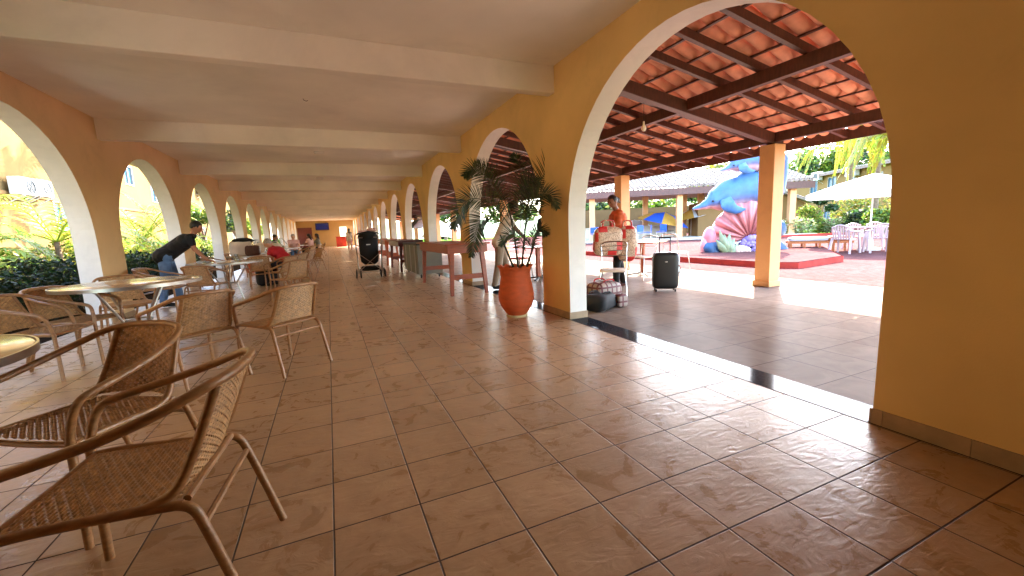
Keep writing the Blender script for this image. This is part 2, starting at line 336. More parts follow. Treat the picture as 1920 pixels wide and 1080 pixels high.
wr,segR,offR=arch_wall('arcade_wall',XW,XO,rc,1.57,1.19,-6,YE,3.45,M['wall'],M['reveal'],'ochre yellow arcade wall with round white arches opening to the plaza')
wl,segL,offL=arch_wall('arcade_wall',XLO,XL,lc,1.51,1.21,-6,YE,3.45,M['wallL'],M['reveal'],'peach arcade wall with round arches opening to the garden at left')
for a,b in segR:                      # skirting round each pier, tile by tile joint lines in geometry
    k=MB(); y=a
    while y<b-.01:
        e=min(y+.34,b); k.box((XW-.012,y+.0015,0.001),(XW-.0005,e-.0015,.085)); y=e
    k.box((XW-.012,a-.010,.001),(XO+.01,a-.0005,.085)) if a>-5 else None
    k.box((XW-.012,b+.0005,.001),(XO+.01,b+.010,.085)) if b<YE-1 else None
    k.v=[tuple(Vector(p)+offR) for p in k.v]; k.obj('skirting',M['skirt'],wr,smooth=False)
for a,b in segL:
    k=MB(); k.box((XL+.0005,a,.001),(XL+.012,b,.085)); k.v=[tuple(Vector(p)+offL) for p in k.v]; k.obj('skirting',M['skirt'],wl,smooth=False)
th=MB()
for c in rc: th.box((XW-.02,c-1.555,-.05),(XO,c+1.555,.002))
for a,b in segR: th.box((XW-.02,a,-.05),(XO,b,-.0005))
tag(th.obj('threshold_strip',M['granite'],smooth=False),None,None,None,'structure')
b=MB(); b.box((XLO-.9,-6,HC),(XW,YE+.3,HC+.2)); tag(b.obj('ceiling',M['ceil'],smooth=False),None,None,None,'structure')
b=MB(); b.box((XLO,-6.1,0),(XW,-6,HC)); tag(b.obj('back_wall',M['wall'],smooth=False),'ochre wall closing the corridor behind the camera','wall')
ords=['nearest','second','third','fourth','fifth','sixth','seventh','eighth','ninth','tenth','eleventh','twelfth']
for i in range(-2,12):
    y=4.58+PIT*i; b=MB(); b.box((XL+.002,y,HB),(XW-.002,y+.14,HC-.001))
    o=b.obj('ceiling_beam',M['ceil'],smooth=False,bevel=.006)
    lab=(ords[i]+' cream plaster beam crossing the corridor ceiling, counted away from the camera') if i>=0 else 'cream plaster beam across the corridor ceiling behind the camera'
    tag(o,lab,'beam','beams across the corridor ceiling')
# end wall with door, tv, lit panel, kiosk
er=empty('end_wall',(0,YE,0),0,'mustard yellow wall closing the far end of the corridor','wall')
b=MB(); b.box((XL,0,0),(XW,.25,HC)); b.obj('wall_face',M['endwall'],er,smooth=False)
def endp(px,py,dy=0): p=at(px,py,1,YE-dy); return p
p0=endp(563,458,.06);p1=endp(579,425,.06)
b=MB(); b.box((-2.95,YE-.06,0),(-1.55,YE-.002,2.15)); d=b.obj('corridor_door',M['woodD'],smooth=False,bevel=.01); tag(d,'dark red door at the far left end of the corridor','door')
q0=endp(592,432);q1=endp(616,418)
tv=empty('wall_television',(0,0,0),0,'flat television hung high on the mustard end wall','television')
b=MB(); b.box((q0.x,YE-.12,q0.z),(q1.x,YE-.002,q1.z)); b.obj('housing',M['blackp'],tv,smooth=False)
b=MB(); b.box((q0.x+.06,YE-.128,q0.z+.06),(q1.x-.06,YE-.1205,q1.z-.05)); b.obj('screen',M['screen'],tv,smooth=False)
q0=endp(638,445);q1=endp(649,425)
b=MB(); b.box((q0.x,YE-.1,q0.z),(q1.x,YE-.002,q1.z)); tag(b.obj('notice_panel',M['lit'],smooth=False),'bright pale green panel on the far wall beside the counter','panel')
b=MB(); b.box((.75,YE-2.6,.002),(1.7,YE-1.9,1.02)); b.box((.7,YE-2.65,1.0201),(1.75,YE-1.85,1.07)); tag(b.obj('reception_counter',M['redconc'],smooth=False,bevel=.02),'red counter standing before the far end wall','counter')
# ceiling lamps
for (px,py,lab) in ((598,286,'small rectangular lamp fitting on the ceiling between second and third beams'),(600,334,'distant flat lamp fitting on the ceiling past the third beam')):
    p=at(px,py,2,HC-.02); b=MB(); b.box((-.11,-.05,0),(.11,.05,.019)); r=empty('ceiling_lamp',p,0,lab,'lamp'); b.obj('base',M['white'],r,smooth=False,bevel=.004)
    b=MB(); b.box((-.10,-.04,-.025),(.10,.04,-.001)); b.obj('diffuser',M['paper'],r,smooth=False,bevel=.006)
p=at(568,185,2,HC); b=MB(); b.tube([(p.x,p.y,HC),(p.x+.01,p.y,HC-.02),(p.x+.04,p.y,HC-.03),(p.x+.06,p.y,HC-.018)],.004,6); tag(b.obj('ceiling_hook',M['darkwood']),'small dark hook in the ceiling between first and second beams','hook')
# ------------------------------------------------------------------ plaza canopy
zr=lambda x: 2.50-.185*(x-6.75)
can=empty('tiled_canopy',(4.8,0,0),0,'open timber canopy with red clay tiles over the plaza walkway','canopy')
def cobj(b,n,m,**k):
    b.v=[(x-4.8,y,z) for x,y,z in b.v]; return b.obj(n,m,can,**k)
beams=[.85+3.8*i for i in range(-1,12)]
for y in beams:
    b=MB(); b.bar((XO+.001,y,2.83-.178*(XO-3.87)+.085),(6.93,y,2.33-.178*.28+.09),.12,.165); cobj(b,'beam',M['darkwood'],smooth=False,bevel=.006)
    b=MB(); b.box((6.62,y-.13,.002),(6.88,y+.13,2.31)); b.box((6.60,y-.15,.0025),(6.90,y+.15,.10))
    cobj(b,'post',M['pillar'],smooth=False,bevel=.008)
for a,bb in zip(beams[:-1],beams[1:]):
    for x in (4.85,6.75):
        b=MB(); b.bar((x,a+.062,zr(x)-.078),(x,bb-.062,zr(x)-.078),.09,.15); cobj(b,'purlin',M['darkwood'],smooth=False)
k=0; y=-2.26; nr=0
while y<36:
    if min(abs(y-q) for q in beams)>.12:
        b=MB(); b.bar((XO+.001,y,zr(XO)+.047),(7.63,y,zr(7.63)+.047),.055,.09); cobj(b,'rafter',M['darkwood'],smooth=False); nr+=1
    y+=.527
b=MB(); b.box((7.631,-4,zr(7.63)-.03),(7.655,45,zr(7.63)+.150)); cobj(b,'fascia',M['darkwood'],smooth=False)
rnd=random.Random(5)
def tile_field(x0,x1,y0,y1,px=.42,py=.205,seg=6):
    b=MB(); sl=-.185
    nx=int((x1-x0)/px); ny=int((y1-y0)/py)
    for i in range(nx+1):
        for j in range(ny):
            for lay in (0,1):
                yc=y0+(j+.5*lay)*py; xa=x0+i*px-.03; xb=xa+px+.07; jit=rnd.uniform(-.008,.008)
                v=[]
                for (x,rr,lift) in (((xa,.080,.070),(xb,.092,.006)) if lay==0 else ((xa,.08,.035),(xb,.09,.045))):
                    z0=zr(x)+.126+lift
                    for s in range(seg+1):
                        a=PI*s/seg
                        if lay==0: v.append((x+jit,yc-rr*math.cos(a)*1.02,z0+.060-.082*math.sin(a)*(rr/.085)))
                        else: v.append((x+jit,yc-rr*math.cos(a)*1.05,z0+.05+.07*math.sin(a)*(rr/.085)))
                f=[(s,s+1,seg+2+s,seg+1+s) for s in range(seg)]
                # lip thickness at the lower end
                n0=len(v)
                for s in range(seg+1):
                    p=v[seg+1+s]; v.append((p[0],p[1],p[2]+.014))
                f+=[(seg+1+s,seg+2+s,n0+1+s,n0+s) for s in range(seg)]
                b.add(v,f)
    return b
b=tile_field(XO+.08,7.6,-3,22); cobj(b,'roof_tiles',M['tile'])
b=tile_field(XO+.08,7.6,22.0,46,seg=3); cobj(b,'roof_tiles',M['tile'])
x=XO+.08
while x<7.6:
    b=MB(); b.box((x-.016,-3,zr(x)+.0925),(x+.016,30,zr(x)+.112)); cobj(b,'batten',M['darkwood'],smooth=False); x+=.42
p=at(1207,243,2,2.45); b=MB(); b.tube([(p.x,p.y,zr(p.x)+.05),(p.x,p.y,2.56)],.004,6); lb=empty('hanging_bulb',(0,0,0),0,'bare white bulb hanging beneath the canopy tiles','lamp'); b.obj('flex',M['rubber'],lb)
b=MB(); b.lathe([(.012,2.56),(.014,2.52),(.034,2.48),(.036,2.46),(.02,2.43),(.002,2.425)],12,(p.x,p.y,0)); b.obj('bulb',M['paper'],lb)
# ------------------------------------------------------------------ rattan chairs
def weave(S,nu,nv,wu,wv,amp):
    b=MB(); spu=3
    # weft ribbons run along u; warp ribbons along v
    def frame(u,v):
        p=S(u,v); du=(S(min(u+.01,1),v)-S(max(u-.01,0),v)).normalized(); dv=(S(u,min(v+.01,1))-S(u,max(v-.01,0))).normalized()
        return p,du,dv,du.cross(dv).normalized()
    for j in range(nv):
        v=(j+.5)/nv; vs=[]; n=nu*spu+1
        for i in range(n):
            u=i/(n-1); p,du,dv,nn=frame(u,v); h=amp*math.cos(PI*(u*nu-.5)+PI*j)*1.0
            vs+=[p+nn*(h-.0012)-dv*wv/2,p+nn*(h+.0012),p+nn*(h-.0012)+dv*wv/2]
        b.add(vs,[(i*3+k,i*3+k+1,(i+1)*3+k+1,(i+1)*3+k) for i in range(n-1) for k in (0,1)])
    for i in range(nu):
        u=(i+.5)/nu; vs=[]; n=nv*2+1
        for j in range(n):
            v=j/(n-1); p,du,dv,nn=frame(u,v); h=-amp*math.cos(PI*(v*nv-.5)+PI*i)*.9
            vs+=[p+nn*h-du*wu/2,p+nn*h+du*wu/2]
        b.add(vs,[(j*2,j*2+1,j*2+3,j*2+2) for j in range(n-1)])
    return b
def S_seat(u,v):
    x=(2*u-1)*(.205+.012*v); y=-.175+v*.40; sag=-.012*(1-(2*u-1)**2)*math.sin(PI*v)
    return Vector((x,y,.421+sag))
def S_back(u,v):
    k=2*u-1; t=v
    x=k*(.205-.042*t); y=-.165-.128*t-.030*(1-k*k); z=.445+.30*t-.012*(k*k)*(1-t)
    return Vector((x,y,z))
def sym(b,pts,r,n=10,k=6):
    for s in (-1,1): b.tube(cr([(p[0]*s,p[1],p[2]) for p in pts],k),r,n)
def make_chair(lab):
    r=empty('rattan_chair',(0,0,0),0,lab,'chair','rattan armchairs round the corridor tables')
    weave(S_seat,22,32,.0135,.0116,.0036).obj('seat',M['rattan'],r)
    weave(S_back,19,26,.0150,.0112,.0036).obj('backrest',M['rattan'],r)
    b=MB(); h=[(.232,.252,.415),(.245,.245,.50),(.262,.222,.572),(.272,.17,.60),(.276,.08,.622),(.272,-.05,.655),(.25,-.17,.695),(.205,-.262,.733),(.12,-.312,.748),(0,-.325,.752)]
    b.tube(cr(h+[(-p[0],p[1],p[2]) for p in h[::-1]][1:],5),.0152,10); b.obj('armrest',M['frame'],r)
    for s in (-1,1):
        b=MB(); b.tube(cr([(s*x,y,z) for x,y,z in [(.172,-.285,.728),(.186,-.225,.57),(.203,-.165,.45),(.215,-.10,.416),(.2175,-.05,.412)]],6),.0145,10); b.obj('back_frame',M['frame'],r)
    b=MB(); sym(b,[(.215,-.18,.404),(.218,-.05,.412),(.228,.15,.418),(.232,.238,.413)],.0145)
    b.tube(cr([(-.232,.238,.413),(0,.243,.408),(.232,.238,.413)],6),.0125,10); b.tube([(-.2,-.185,.412),(.2,-.185,.412)],.011,8)
    b.tube([(-.226,-.225,.335),(.226,-.225,.335)],.0105,8); b.obj('seat_frame',M['frame'],r)
    for s in (-1,1):
        b=MB(); b.tube(cr([(s*.216,-.165,.406),(s*.221,-.205,.385),(s*.226,-.235,.30),(s*.234,-.315,.0)],6),.0142,10); b.obj('leg',M['frame'],r)
        b=MB(); b.tube(cr([(s*.232,.252,.43),(s*.234,.256,.25),(s*.24,.262,.0)],6),.0148,10); b.obj('leg',M['frame'],r)
    return r
chairs=[ # x,y,deg,label
(-.615,1.62,85,'nearest rattan armchair, bottom left, its back turned to the aisle'),
(-1.02,2.34,148,'rattan armchair right behind the nearest one, its inner back weave facing the camera'),
(-1.10,4.15,39,'rattan armchair with dark brown back between the nearest chairs and the big round table'),
(-.465,4.18,40,'rattan armchair standing alone at the aisle edge, right of the round table'),
(-2.42,5.0,259,'rattan armchair cut by the left frame edge, only its arm over the hedge shows'),
(-2.43,5.58,244,'rattan armchair tucked in at the left side of the big round table'),
(-2.42,6.72,208,'rattan armchair behind the big round table, against the white pier'),
(-2.60,8.60,262,'rattan armchair between the big round table and the leaning man, seen as a flat hoop'),
(-.69,8.5,38,'rattan armchair at the aisle right of the table with the drinking glass'),
(-2.0,8.62,-14,'rattan armchair on the near side of the table with the drinking glass'),
(-1.0,10.45,48,'rattan armchair between the glass table and the person in red'),
(-.86,11.5,60,'rattan armchair the person in red sits on'),
(-2.7,12.9,262,'rattan armchair behind the table with the white bags'),
(-1.55,11.45,10,'rattan armchair under the black cloth before the bag table'),
]
proto=None
for x,y,a,l in chairs:
    c=make_chair(l) if proto is None else copy_tree(proto)
    if proto is None: proto=c
    c['label']=l; c.location=(x,y,0); c.rotation_euler=(0,0,R(a))
# ------------------------------------------------------------------ round tables
def make_table(lab,r=.62):
    t=empty('round_table',(0,0,0),0,lab,'table','round stone topped tables in the corridor')
    b=MB(); b.lathe([(r-.012,.716),(r-.004,.718),(r-.004,.738),(r-.012,.742)],64); b.obj('tabletop',M['stone'],t)
    b=MB(); b.lathe([(r-.0035,.708),(r+.004,.709),(r+.005,.744),(r-.0035,.744)],64); b.f=b.f[:-2]; b.obj('rim',M['alu'],t)
    b=MB(); b.tube([(.13*math.cos(2*PI*k/24),.13*math.sin(2*PI*k/24),.33) for k in range(25)],.010,8,cap=False); b.obj('ring',M['alu'],t)
    for k in range(4):
        a=PI/4+k*PI/2; ca,sa=math.cos(a),math.sin(a)
        b=MB(); b.tube(cr([(.36*ca,.36*sa,.706),(.155*ca,.155*sa,.36),(.148*ca,.148*sa,.30),(.22*ca,.22*sa,.0)],5),.0135,8); b.obj('leg',M['alu'],t)
    return t
tabs=[(-2.01,5.76,'large round table whose glossy top mirrors the arches, nearest full table'),
(-1.80,2.26,'round stone table cut off by the left frame edge'),
(-1.86,9.55,'round table with the drinking glass and papers where the man leans'),
(-1.82,12.7,'round table carrying the white and brown bags'),
(-1.75,14.9,'round table just behind the bag table, with cream round bags'),
(-1.75,19.5,'round table where the person in green sits'),
(-1.6,25.0,'round table of the far pair of seated people')]
tp=make_table(tabs[0][2]); 
for i,(x,y,l) in enumerate(tabs):
    t=tp if i==0 else copy_tree(tp); t['label']=l; t.location=(x,y,0); t.rotation_euler=(0,0,R(12+i*17))
far=[(-.75,14.3,65,'rattan armchair at the aisle beside the cream round bags'),(-.55,15.6,120,'rattan armchair at the aisle just beyond the cream bags'),
(-2.6,15.0,265,'rattan armchair by the arcade pier behind the cream bags'),(-.85,18.9,60,'rattan armchair on the aisle side of the green shirt table'),
(-.9,20.3,120,'rattan armchair beyond the green shirt table, aisle side'),(-2.2,20.5,190,'rattan armchair beneath the person in green'),
(-.7,24.4,70,'rattan armchair beneath the nearer of two far dark haired people'),(-.5,26.2,100,'rattan armchair beneath the farthest seated person by the aisle'),(-1.5,21.0,170,'rattan armchair beneath the person in pale pink')]
for x,y,a,l in far:
    c=copy_tree(proto); c['label']=l; c.location=(x,y,0); c.rotation_euler=(0,0,R(a))
# ------------------------------------------------------------------ counter tables along the right arcade
def counter(x0,y0,x1,y1,h,lab,m='wood'):
    r=empty('wooden_counter_table',(x0,y0,0),0,lab,'table','wooden counter tables along the yellow arcade'); X,Y=x1-x0,y1-y0
    b=MB(); b.box((-.06,-.06,h-.028),(X+.04,Y+.06,h)); b.obj('tabletop',M[m],r,smooth=False,bevel=.006)
    b=MB(); t=.03; z0,z1=h-.175,h-.0285
    b.box((0,0,z0),(X,t,z1));b.box((0,Y-t,z0),(X,Y,z1));b.box((0,t,z0),(t,Y-t,z1));b.box((X-t,t,z0),(X,Y-t,z1)); b.obj('apron',M[m],r,smooth=False)
    for sx in (0,1):
        for sy in (0,1):
            cx=t+.012+.05 if sx==0 else X-t-.012-.05; cy_=t+.002+.04 if sy==0 else Y-t-.002-.04; ox=-.05*(1 if sx==0 else -1); oy=-.05*(1 if sy==0 else -1)
            b=MB(); q=.045; lo=.03
            v=[(cx-q,cy_-q*.8,h-.03),(cx+q,cy_-q*.8,h-.03),(cx+q,cy_+q*.8,h-.03),(cx-q,cy_+q*.8,h-.03),(cx+ox-lo,cy_+oy-lo,0),(cx+ox+lo,cy_+oy-lo,0),(cx+ox+lo,cy_+oy+lo,0),(cx+ox-lo,cy_+oy+lo,0)]
            b.add(v,[(0,1,2,3),(7,6,5,4),(0,4,5,1),(1,5,6,2),(2,6,7,3),(3,7,4,0)]); b.obj('leg',M[m],r,smooth=False,bevel=.004)
    for yy in (.05,Y-.05):
        b=MB(); b.box((.085,yy-.012,.28),(X-.085,yy+.012,.37)); b.obj('stretcher',M[m],r,smooth=False)
    return r
counter(1.88,7.08,2.62,9.48,.925,'nearest red brown wooden counter table, right behind the potted palm')
counter(1.86,12.55,2.60,14.6,.93,'dark red wooden counter table beyond the grey chest','woodD')
counter(1.84,15.5,2.58,17.4,.93,'orange brown wooden counter table third from the camera, beside the stroller')
counter(1.84,18.9,2.58,20.9,.93,'small looking wooden counter table behind the stroller, fourth from the camera')
b=MB(); r=empty('grey_chest',(1.98,10.35,0),0,'big grey green chest on casters between the two nearest counter tables','chest')
b.box((0,0,.10),(.62,2.0,.83)); b.obj('cabinet',M['chest'],r,smooth=False,bevel=.01)
b=MB(); b.box((-.02,-.02,.8305),(.64,2.02,.87)); b.obj('lid',M['acd'],r,smooth=False,bevel=.008)
for k in range(3):
    b=MB(); b.box((-.012,.3+.65*k,.12),(-.0005,.34+.65*k,.82)); b.obj('batten',M['alu'],r,smooth=False)
for x in (.08,.54):
    for y in (.1,1.9):
        b=MB(); b.lathe([(.04,-.015),(.05,-.012),(.05,.012),(.04,.015)],14); b.v=[(x+z_,y+xx,.05+yy) for xx,yy,z_ in b.v]; b.obj('caster',M['rubber'],r)
# ------------------------------------------------------------------ palms and leaves
def frond(b,path,L,n=34,wid=.02,col=(.03,.06,.02),col2=None,droop=.35,ang=62,rs=None,up=Vector((0,0,1)),rach=.006,upturn=.15):
    rs=rs or random; pts=cr(path,8); tot=len(pts)-1
    b.tube(pts,[rach*(1-.75*i/tot)+.001 for i in range(tot+1)],5,c=tuple(x*1.3 for x in col))
    for k in range(n):
        t=.12+.88*k/(n-1); f=t*tot; i=min(int(f),tot-1); p=pts[i].lerp(pts[i+1],f-i); d=(pts[i+1]-pts[i]).normalized()
        s=d.cross(up); s=s.normalized() if s.length>1e-3 else Vector((1,0,0)); nn=s.cross(d).normalized()
        ll=L*(math.sin(PI*min(1,.18+t*.80))**.7)*rs.uniform(.85,1.1)
        for sg in (-1,1):
            a=R(ang*(1-.45*t)+rs.uniform(-5,5)); dr=(d*math.cos(a)+s*sg*math.sin(a)+nn*upturn).normalized()
            c=tuple(x*rs.uniform(.7,1.35) for x in (col2 if col2 and rs.random()<.35 else col)); w2=wid*rs.uniform(.8,1.15)/2
            v=[];m=4; q=p.copy(); dd=dr.copy(); wv=dd.cross(nn).normalized()
            for j in range(m+1):
                ww=w2*(1,1.0,.85,.5,.04)[j]*(.5 if j==0 else 1)
                v+=[q-wv*ww,q+wv*ww]; q=q+dd*(ll/m); dd=(dd+Vector((0,0,-1))*droop*.5).normalized()
            b.add(v,[(2*j,2*j+1,2*j+3,2*j+2) for j in range(m)],c)
def leafcloud(b,centers,n,size,cols,rs,flat=.0,asp=2.2):
    for _ in range(n):
        c,rad=rs.choice(centers)
        while True:
            q=Vector((rs.uniform(-1,1),rs.uniform(-1,1),rs.uniform(-1,1)))
            if q.length<1: break
        q=q*(.55+.45*q.length) if rs.random()<.6 else q.normalized()*rs.uniform(.8,1.05)
        p=Vector(c)+Vector((q.x*rad[0],q.y*rad[1],q.z*rad[2]))
        d=Vector((rs.gauss(0,1),rs.gauss(0,1),rs.gauss(0,.6)-.2)).normalized(); e=d.cross(Vector((rs.gauss(0,1),rs.gauss(0,1),rs.gauss(0,1)))).normalized()
        s=size*rs.uniform(.6,1.3); col=tuple(x*rs.uniform(.7,1.25) for x in rs.choice(cols))
        b.add([p-d*s,p-d*s*.1+e*s/asp,p+d*s,p-d*s*.1-e*s/asp],[(0,1,2,3)],col)
# potted palm
PP=at(975,598,2,0)+Vector((.05,.2,0)); rs=random.Random(11)
pot=empty('potted_palm',(PP.x,PP.y,0),0,'dark feathery palm in a belly shaped terracotta pot by the yellow pier','potted plant')
b=MB(); prof=[(.02,.03),(.125,.03),(.15,.06),(.205,.14),(.232,.225),(.236,.29),(.222,.37),(.206,.45),(.197,.52),(.197,.58),(.202,.632),(.218,.65),(.226,.664),(.208,.668),(.192,.655),(.182,.62),(.176,.58)]
b.lathe(prof,72,wob=lambda i,a:((.009*math.sin(12*a),.015*math.sin(12*a)) if 10<=i<=14 else (.0012*math.sin(i*2.1),0)))
b.obj('pot',M['terra'],pot)
b=MB(); b.lathe([(.02,.001),(.135,.001),(.142,.012),(.142,.026),(.12,.0295)],40); b.obj('base_ring',mat('cream glazed base',srgb(226,206,150),.5,var=.1),pot)
b=MB(); b.lathe([(.001,.60),(.10,.605),(.177,.60)],32); b.f=b.f[:-2]; b.obj('soil',M['soil'],pot)
DG=(.030,.048,.020); DG2=(.06,.08,.025)
dp=(PP-CAM).dot(M3.col[2])
def PL(pts): return [P(x,y,dp+d)-Vector((PP.x,PP.y,0)) for x,y,d in pts]
stems=[[(972,506,0),(968,470,.0),(962,430,.0),(955,395,.02)],[(978,506,.05),(982,460,.06),(985,425,.08),(990,392,.1)],[(965,506,-.06),(950,470,-.08),(938,440,-.1)],[(985,506,-.04),(996,475,-.06),(1003,452,-.06)]]
for s in stems:
    b=MB(); b.tube(cr(PL(s),5),[.016-.0004*i for i in range(len(cr(PL(s),5)))],8,c=(.05,.055,.025)); b.obj('stem',M['leafD'],pot,col=True)
fr=[ # path px,py,depth offset ; leaflet length
([(985,430,.0),(1000,375,-.05),(1024,322,-.10),(1052,312,-.14),(1066,345,-.16),(1056,392,-.18)],.28,44),
([(988,420,.1),(998,370,.2),(1003,318,.3),(1014,290,.38),(1042,284,.45)],.30,40),
([(955,410,.0),(935,365,.1),(905,325,.15),(885,318,.2),(870,330,.24)],.24,42),
([(957,425,-.05),(925,385,-.15),(890,372,-.25),(868,384,-.3),(856,412,-.34),(850,428,-.36)],.24,44),
([(952,430,.0),(925,405,-.1),(900,415,-.2),(890,445,-.28),(884,480,-.32)],.24,40),
([(965,425,.1),(940,360,.3),(920,322,.5),(890,305,.6)],.26,40),
([(985,430,-.1),(990,395,-.25),(1005,370,-.4),(1030,365,-.5),(1045,390,-.55)],.22,38),
([(996,470,-.05),(1000,445,-.08),(1012,430,-.1),(1026,440,-.12)],.16,26),
([(985,470,-.1),(975,445,-.2),(955,440,-.28),(938,460,-.3)],.17,26),
([(975,430,.1),(978,360,.25),(975,310,.35),(960,290,.45)],.26,38),
([(985,425,.05),(975,385,.0),(990,345,-.05),(1010,340,-.1)],.25,34),
]
for pth,L,n in fr:
    b=MB(); frond(b,PL(pth),L,int(n*1.4),.0125,DG,DG2,.20,68,rs,upturn=.12,up=(M3.col[2]*rs.uniform(.75,1.1)+Vector((rs.uniform(-.4,.4),rs.uniform(-.3,.3),.35))).normalized()); b.obj('frond',M['leafD'],pot,smooth=False,col=True)
def palm(name,loc,h,nf,L,lab,cat='palm',group=None,cols=((.16,.22,.02),(.30,.32,.04)),lean=(0,0),fl=1.6,seed=1,spread=1,wid=.05,tr=.09,dr=.4,nl=30,sag=0):
    r=random.Random(seed); o=empty(name,loc,0,lab,cat,group); top=Vector((lean[0],lean[1],h))
    if h>.15:
        b=MB(); n=10; b.tube([Vector((lean[0]*(i/n)**1.5,lean[1]*(i/n)**1.5,h*i/n)) for i in range(n+1)],[tr*(1.25-.5*i/n)+(.006 if i%2 else 0) for i in range(n+1)],10); b.obj('trunk',M['bark'],o)
    b=MB()
    for k in range(nf):
        a=2*PI*k/nf*2.4+r.uniform(-.3,.3); el=r.uniform(-.25,1.15); d=Vector((math.cos(a),math.sin(a),0)); f=fl*r.uniform(.8,1.15)
        p=[top,top+d*f*.3*spread+Vector((0,0,f*(.12+.30*el))),top+d*f*.65*spread+Vector((0,0,f*(.10+.38*el))),top+d*f*.95*spread+Vector((0,0,f*(-.12+.22*el-sag)))]
        frond(b,p,L,nl,wid,cols[k%len(cols)],cols[(k+1)%len(cols)],dr,58,r,rach=.014*fl/1.6)
    b.obj('crown',M['leaf'],o,smooth=False,col=True); return o
YG=((.20,.26,.02),(.36,.38,.05)); MG=((.07,.13,.02),(.14,.2,.03)); 
# ------------------------------------------------------------------ garden at left
hs=random.Random(3)
def hedge(name,x0,y0,x1,y1,h,dens,lab,cols,size=.045,cat='hedge'):
    o=empty(name,((x0+x1)/2,(y0+y1)/2,0),0,lab,cat); b=MB(); L=Vector((x1-x0,y1-y0,0)); 
    cs=[]; n=max(2,int(L.length/.45))
    for i in range(n+1):
        t=i/n; c=Vector((-L.x/2+L.x*t+hs.uniform(-.1,.1),-L.y/2+L.y*t,0)); cs.append(((c.x,c.y,h*.55),(.42,.38,h*.5*hs.uniform(.85,1.15))))
    leafcloud(b,cs,dens,size,cols,hs); b.obj('foliage',M['leaf'],o,smooth=False,col=True)
    b=MB()
    for i in range(n*2):
        t=(i+.5)/n/2; p=Vector((-L.x/2+L.x*t,-L.y/2+L.y*t,-.04)); b.tube([p,p+Vector((hs.uniform(-.2,.2),hs.uniform(-.1,.1),h*.8))],[.012,.004],5)
    b.obj('stem',M['bark'],o)
HG=((.018,.036,.010),(.03,.058,.013),(.010,.022,.008)); HY=((.16,.22,.02),(.30,.34,.04),(.10,.16,.02))
hedge('garden_hedge',-4.35,2.0,-4.35,8.9,.92,11000,'dark clipped hedge outside the left arches, nearest to the camera',HG)
hedge('garden_hedge',-4.35,9.1,-4.35,18.6,.95,9000,'dark clipped hedge behind the leaning man, beyond the white pier',HG,.05)
hedge('flowering_shrub_row',-6.95,4.5,-6.95,15,1.15,12000,'sunlit yellow green shrub row behind the nearest dark hedge',HY,.055)
hedge('flowering_shrub_row',-6.95,15.5,-6.95,34,1.3,12000,'sunlit yellow green shrub row farther along the garden, beyond the second arch',HY,.065)
for i,(x,y,h,f,s,lab,c) in enumerate([
 (-6.5,11.0,.5,2.1,1,'young yellow green palm standing low in the first left arch',YG),(-6.7,15.2,1.3,2.3,2,'bright low palm at the left edge by the first left arch',YG),
 (-7.2,22.5,1.3,2.7,3,'bright green palm filling the second left arch',YG),(-7.4,12.8,.8,1.6,4,'drooping palm before the air conditioner wall',MG),
 (-6.4,18.2,.4,1.4,5,'small palm at the left of the second left arch',YG),(-7.0,26.5,.6,1.6,6,'small palm behind the leaning man in the third left arch',YG)]):
    palm('garden_palm',(x,y,0),h,13,.42,lab,fl=f,seed=s+20,cols=c,nl=26,wid=.045,tr=.07)
# broad sunlit leaf plant at the far left
pb=empty('banana_plant',(-6.9,14.6,0),0,'broad bright leaf of a banana plant at the left frame edge','plant'); b=MB()
for (px,py,px2,py2,wd) in ((-15,430,18,355,.26),(-30,440,-40,350,.24)):
    a=P(px,py,16.3)-Vector((-6.9,14.6,0)); c=P(px2,py2,16.1)-Vector((-6.9,14.6,0)); n=8; v=[]; sx=Vector((.8,.5,.1)).normalized()
    for i in range(n+1):
        t=i/n; q=a.lerp(c,t)+Vector((0,0,.10*math.sin(PI*t))); ww=wd*math.sin(PI*(.08+.9*t))**.6; v+=[q-sx*ww+Vector((0,0,.06)),q,q+sx*ww+Vector((0,0,.06))]
    b.add(v,[(3*i+k,3*i+k+1,3*i+k+4,3*i+k+3) for i in range(n) for k in (0,1)],(.28,.42,.02))
b.obj('leaf',M['leaf'],pb,col=True)
b=MB(); b.tube([Vector((0,0,0)),P(-15,430,16.3)-Vector((-6.9,14.6,0))],[.09,.04],8,c=(.2,.25,.05)); b.obj('stem',M['leaf'],pb,col=True)
palm('tall_palm',(-6.2,22.6,0),6.7,15,.5,'tall palm in the garden whose shadow falls on the yellow wall',fl=2.2,seed=71,cols=YG,nl=30,wid=.06)
palm('tall_palm',(-6.1,16.6,0),6.3,15,.5,'tall palm by the piers shading the air conditioner wall',fl=2.2,seed=72,cols=YG,nl=30,wid=.06)
def tree(name,loc,h,rad,lab,cols,n=2600,size=.12,seed=1,group=None,trunk=.09,cl=9,cat='tree'):
    r=random.Random(seed); o=empty(name,loc,0,lab,cat,group)
    cs=[((r.uniform(-1,1)*rad*.65,r.uniform(-1,1)*rad*.65,h*r.uniform(.55,.95)),(rad*r.uniform(.3,.5),)*2+(rad*r.uniform(.22,.4),)) for _ in range(cl)]
    b=MB(); leafcloud(b,cs,n,size,cols,r); b.obj('crown',M['leaf'],o,smooth=False,col=True)
    b=MB(); b.tube([(0,0,-.05),(r.uniform(-.1,.1),.05,h*.3),(0,0,h*.6)],[trunk*1.3,trunk,trunk*.6],8)
    for c,_ in cs[:6]: b.tube([(0,0,h*.35),Vector(c)*.6+Vector((0,0,h*.2)),c],[trunk*.6,trunk*.35,trunk*.12],6)
    b.obj('trunk',M['bark'],o); return o
tree('garden_tree',(-6.9,30.5,0),3.2,1.3,'leafy green tree seen through the third left arch',MG+HY,2600,.11,7)
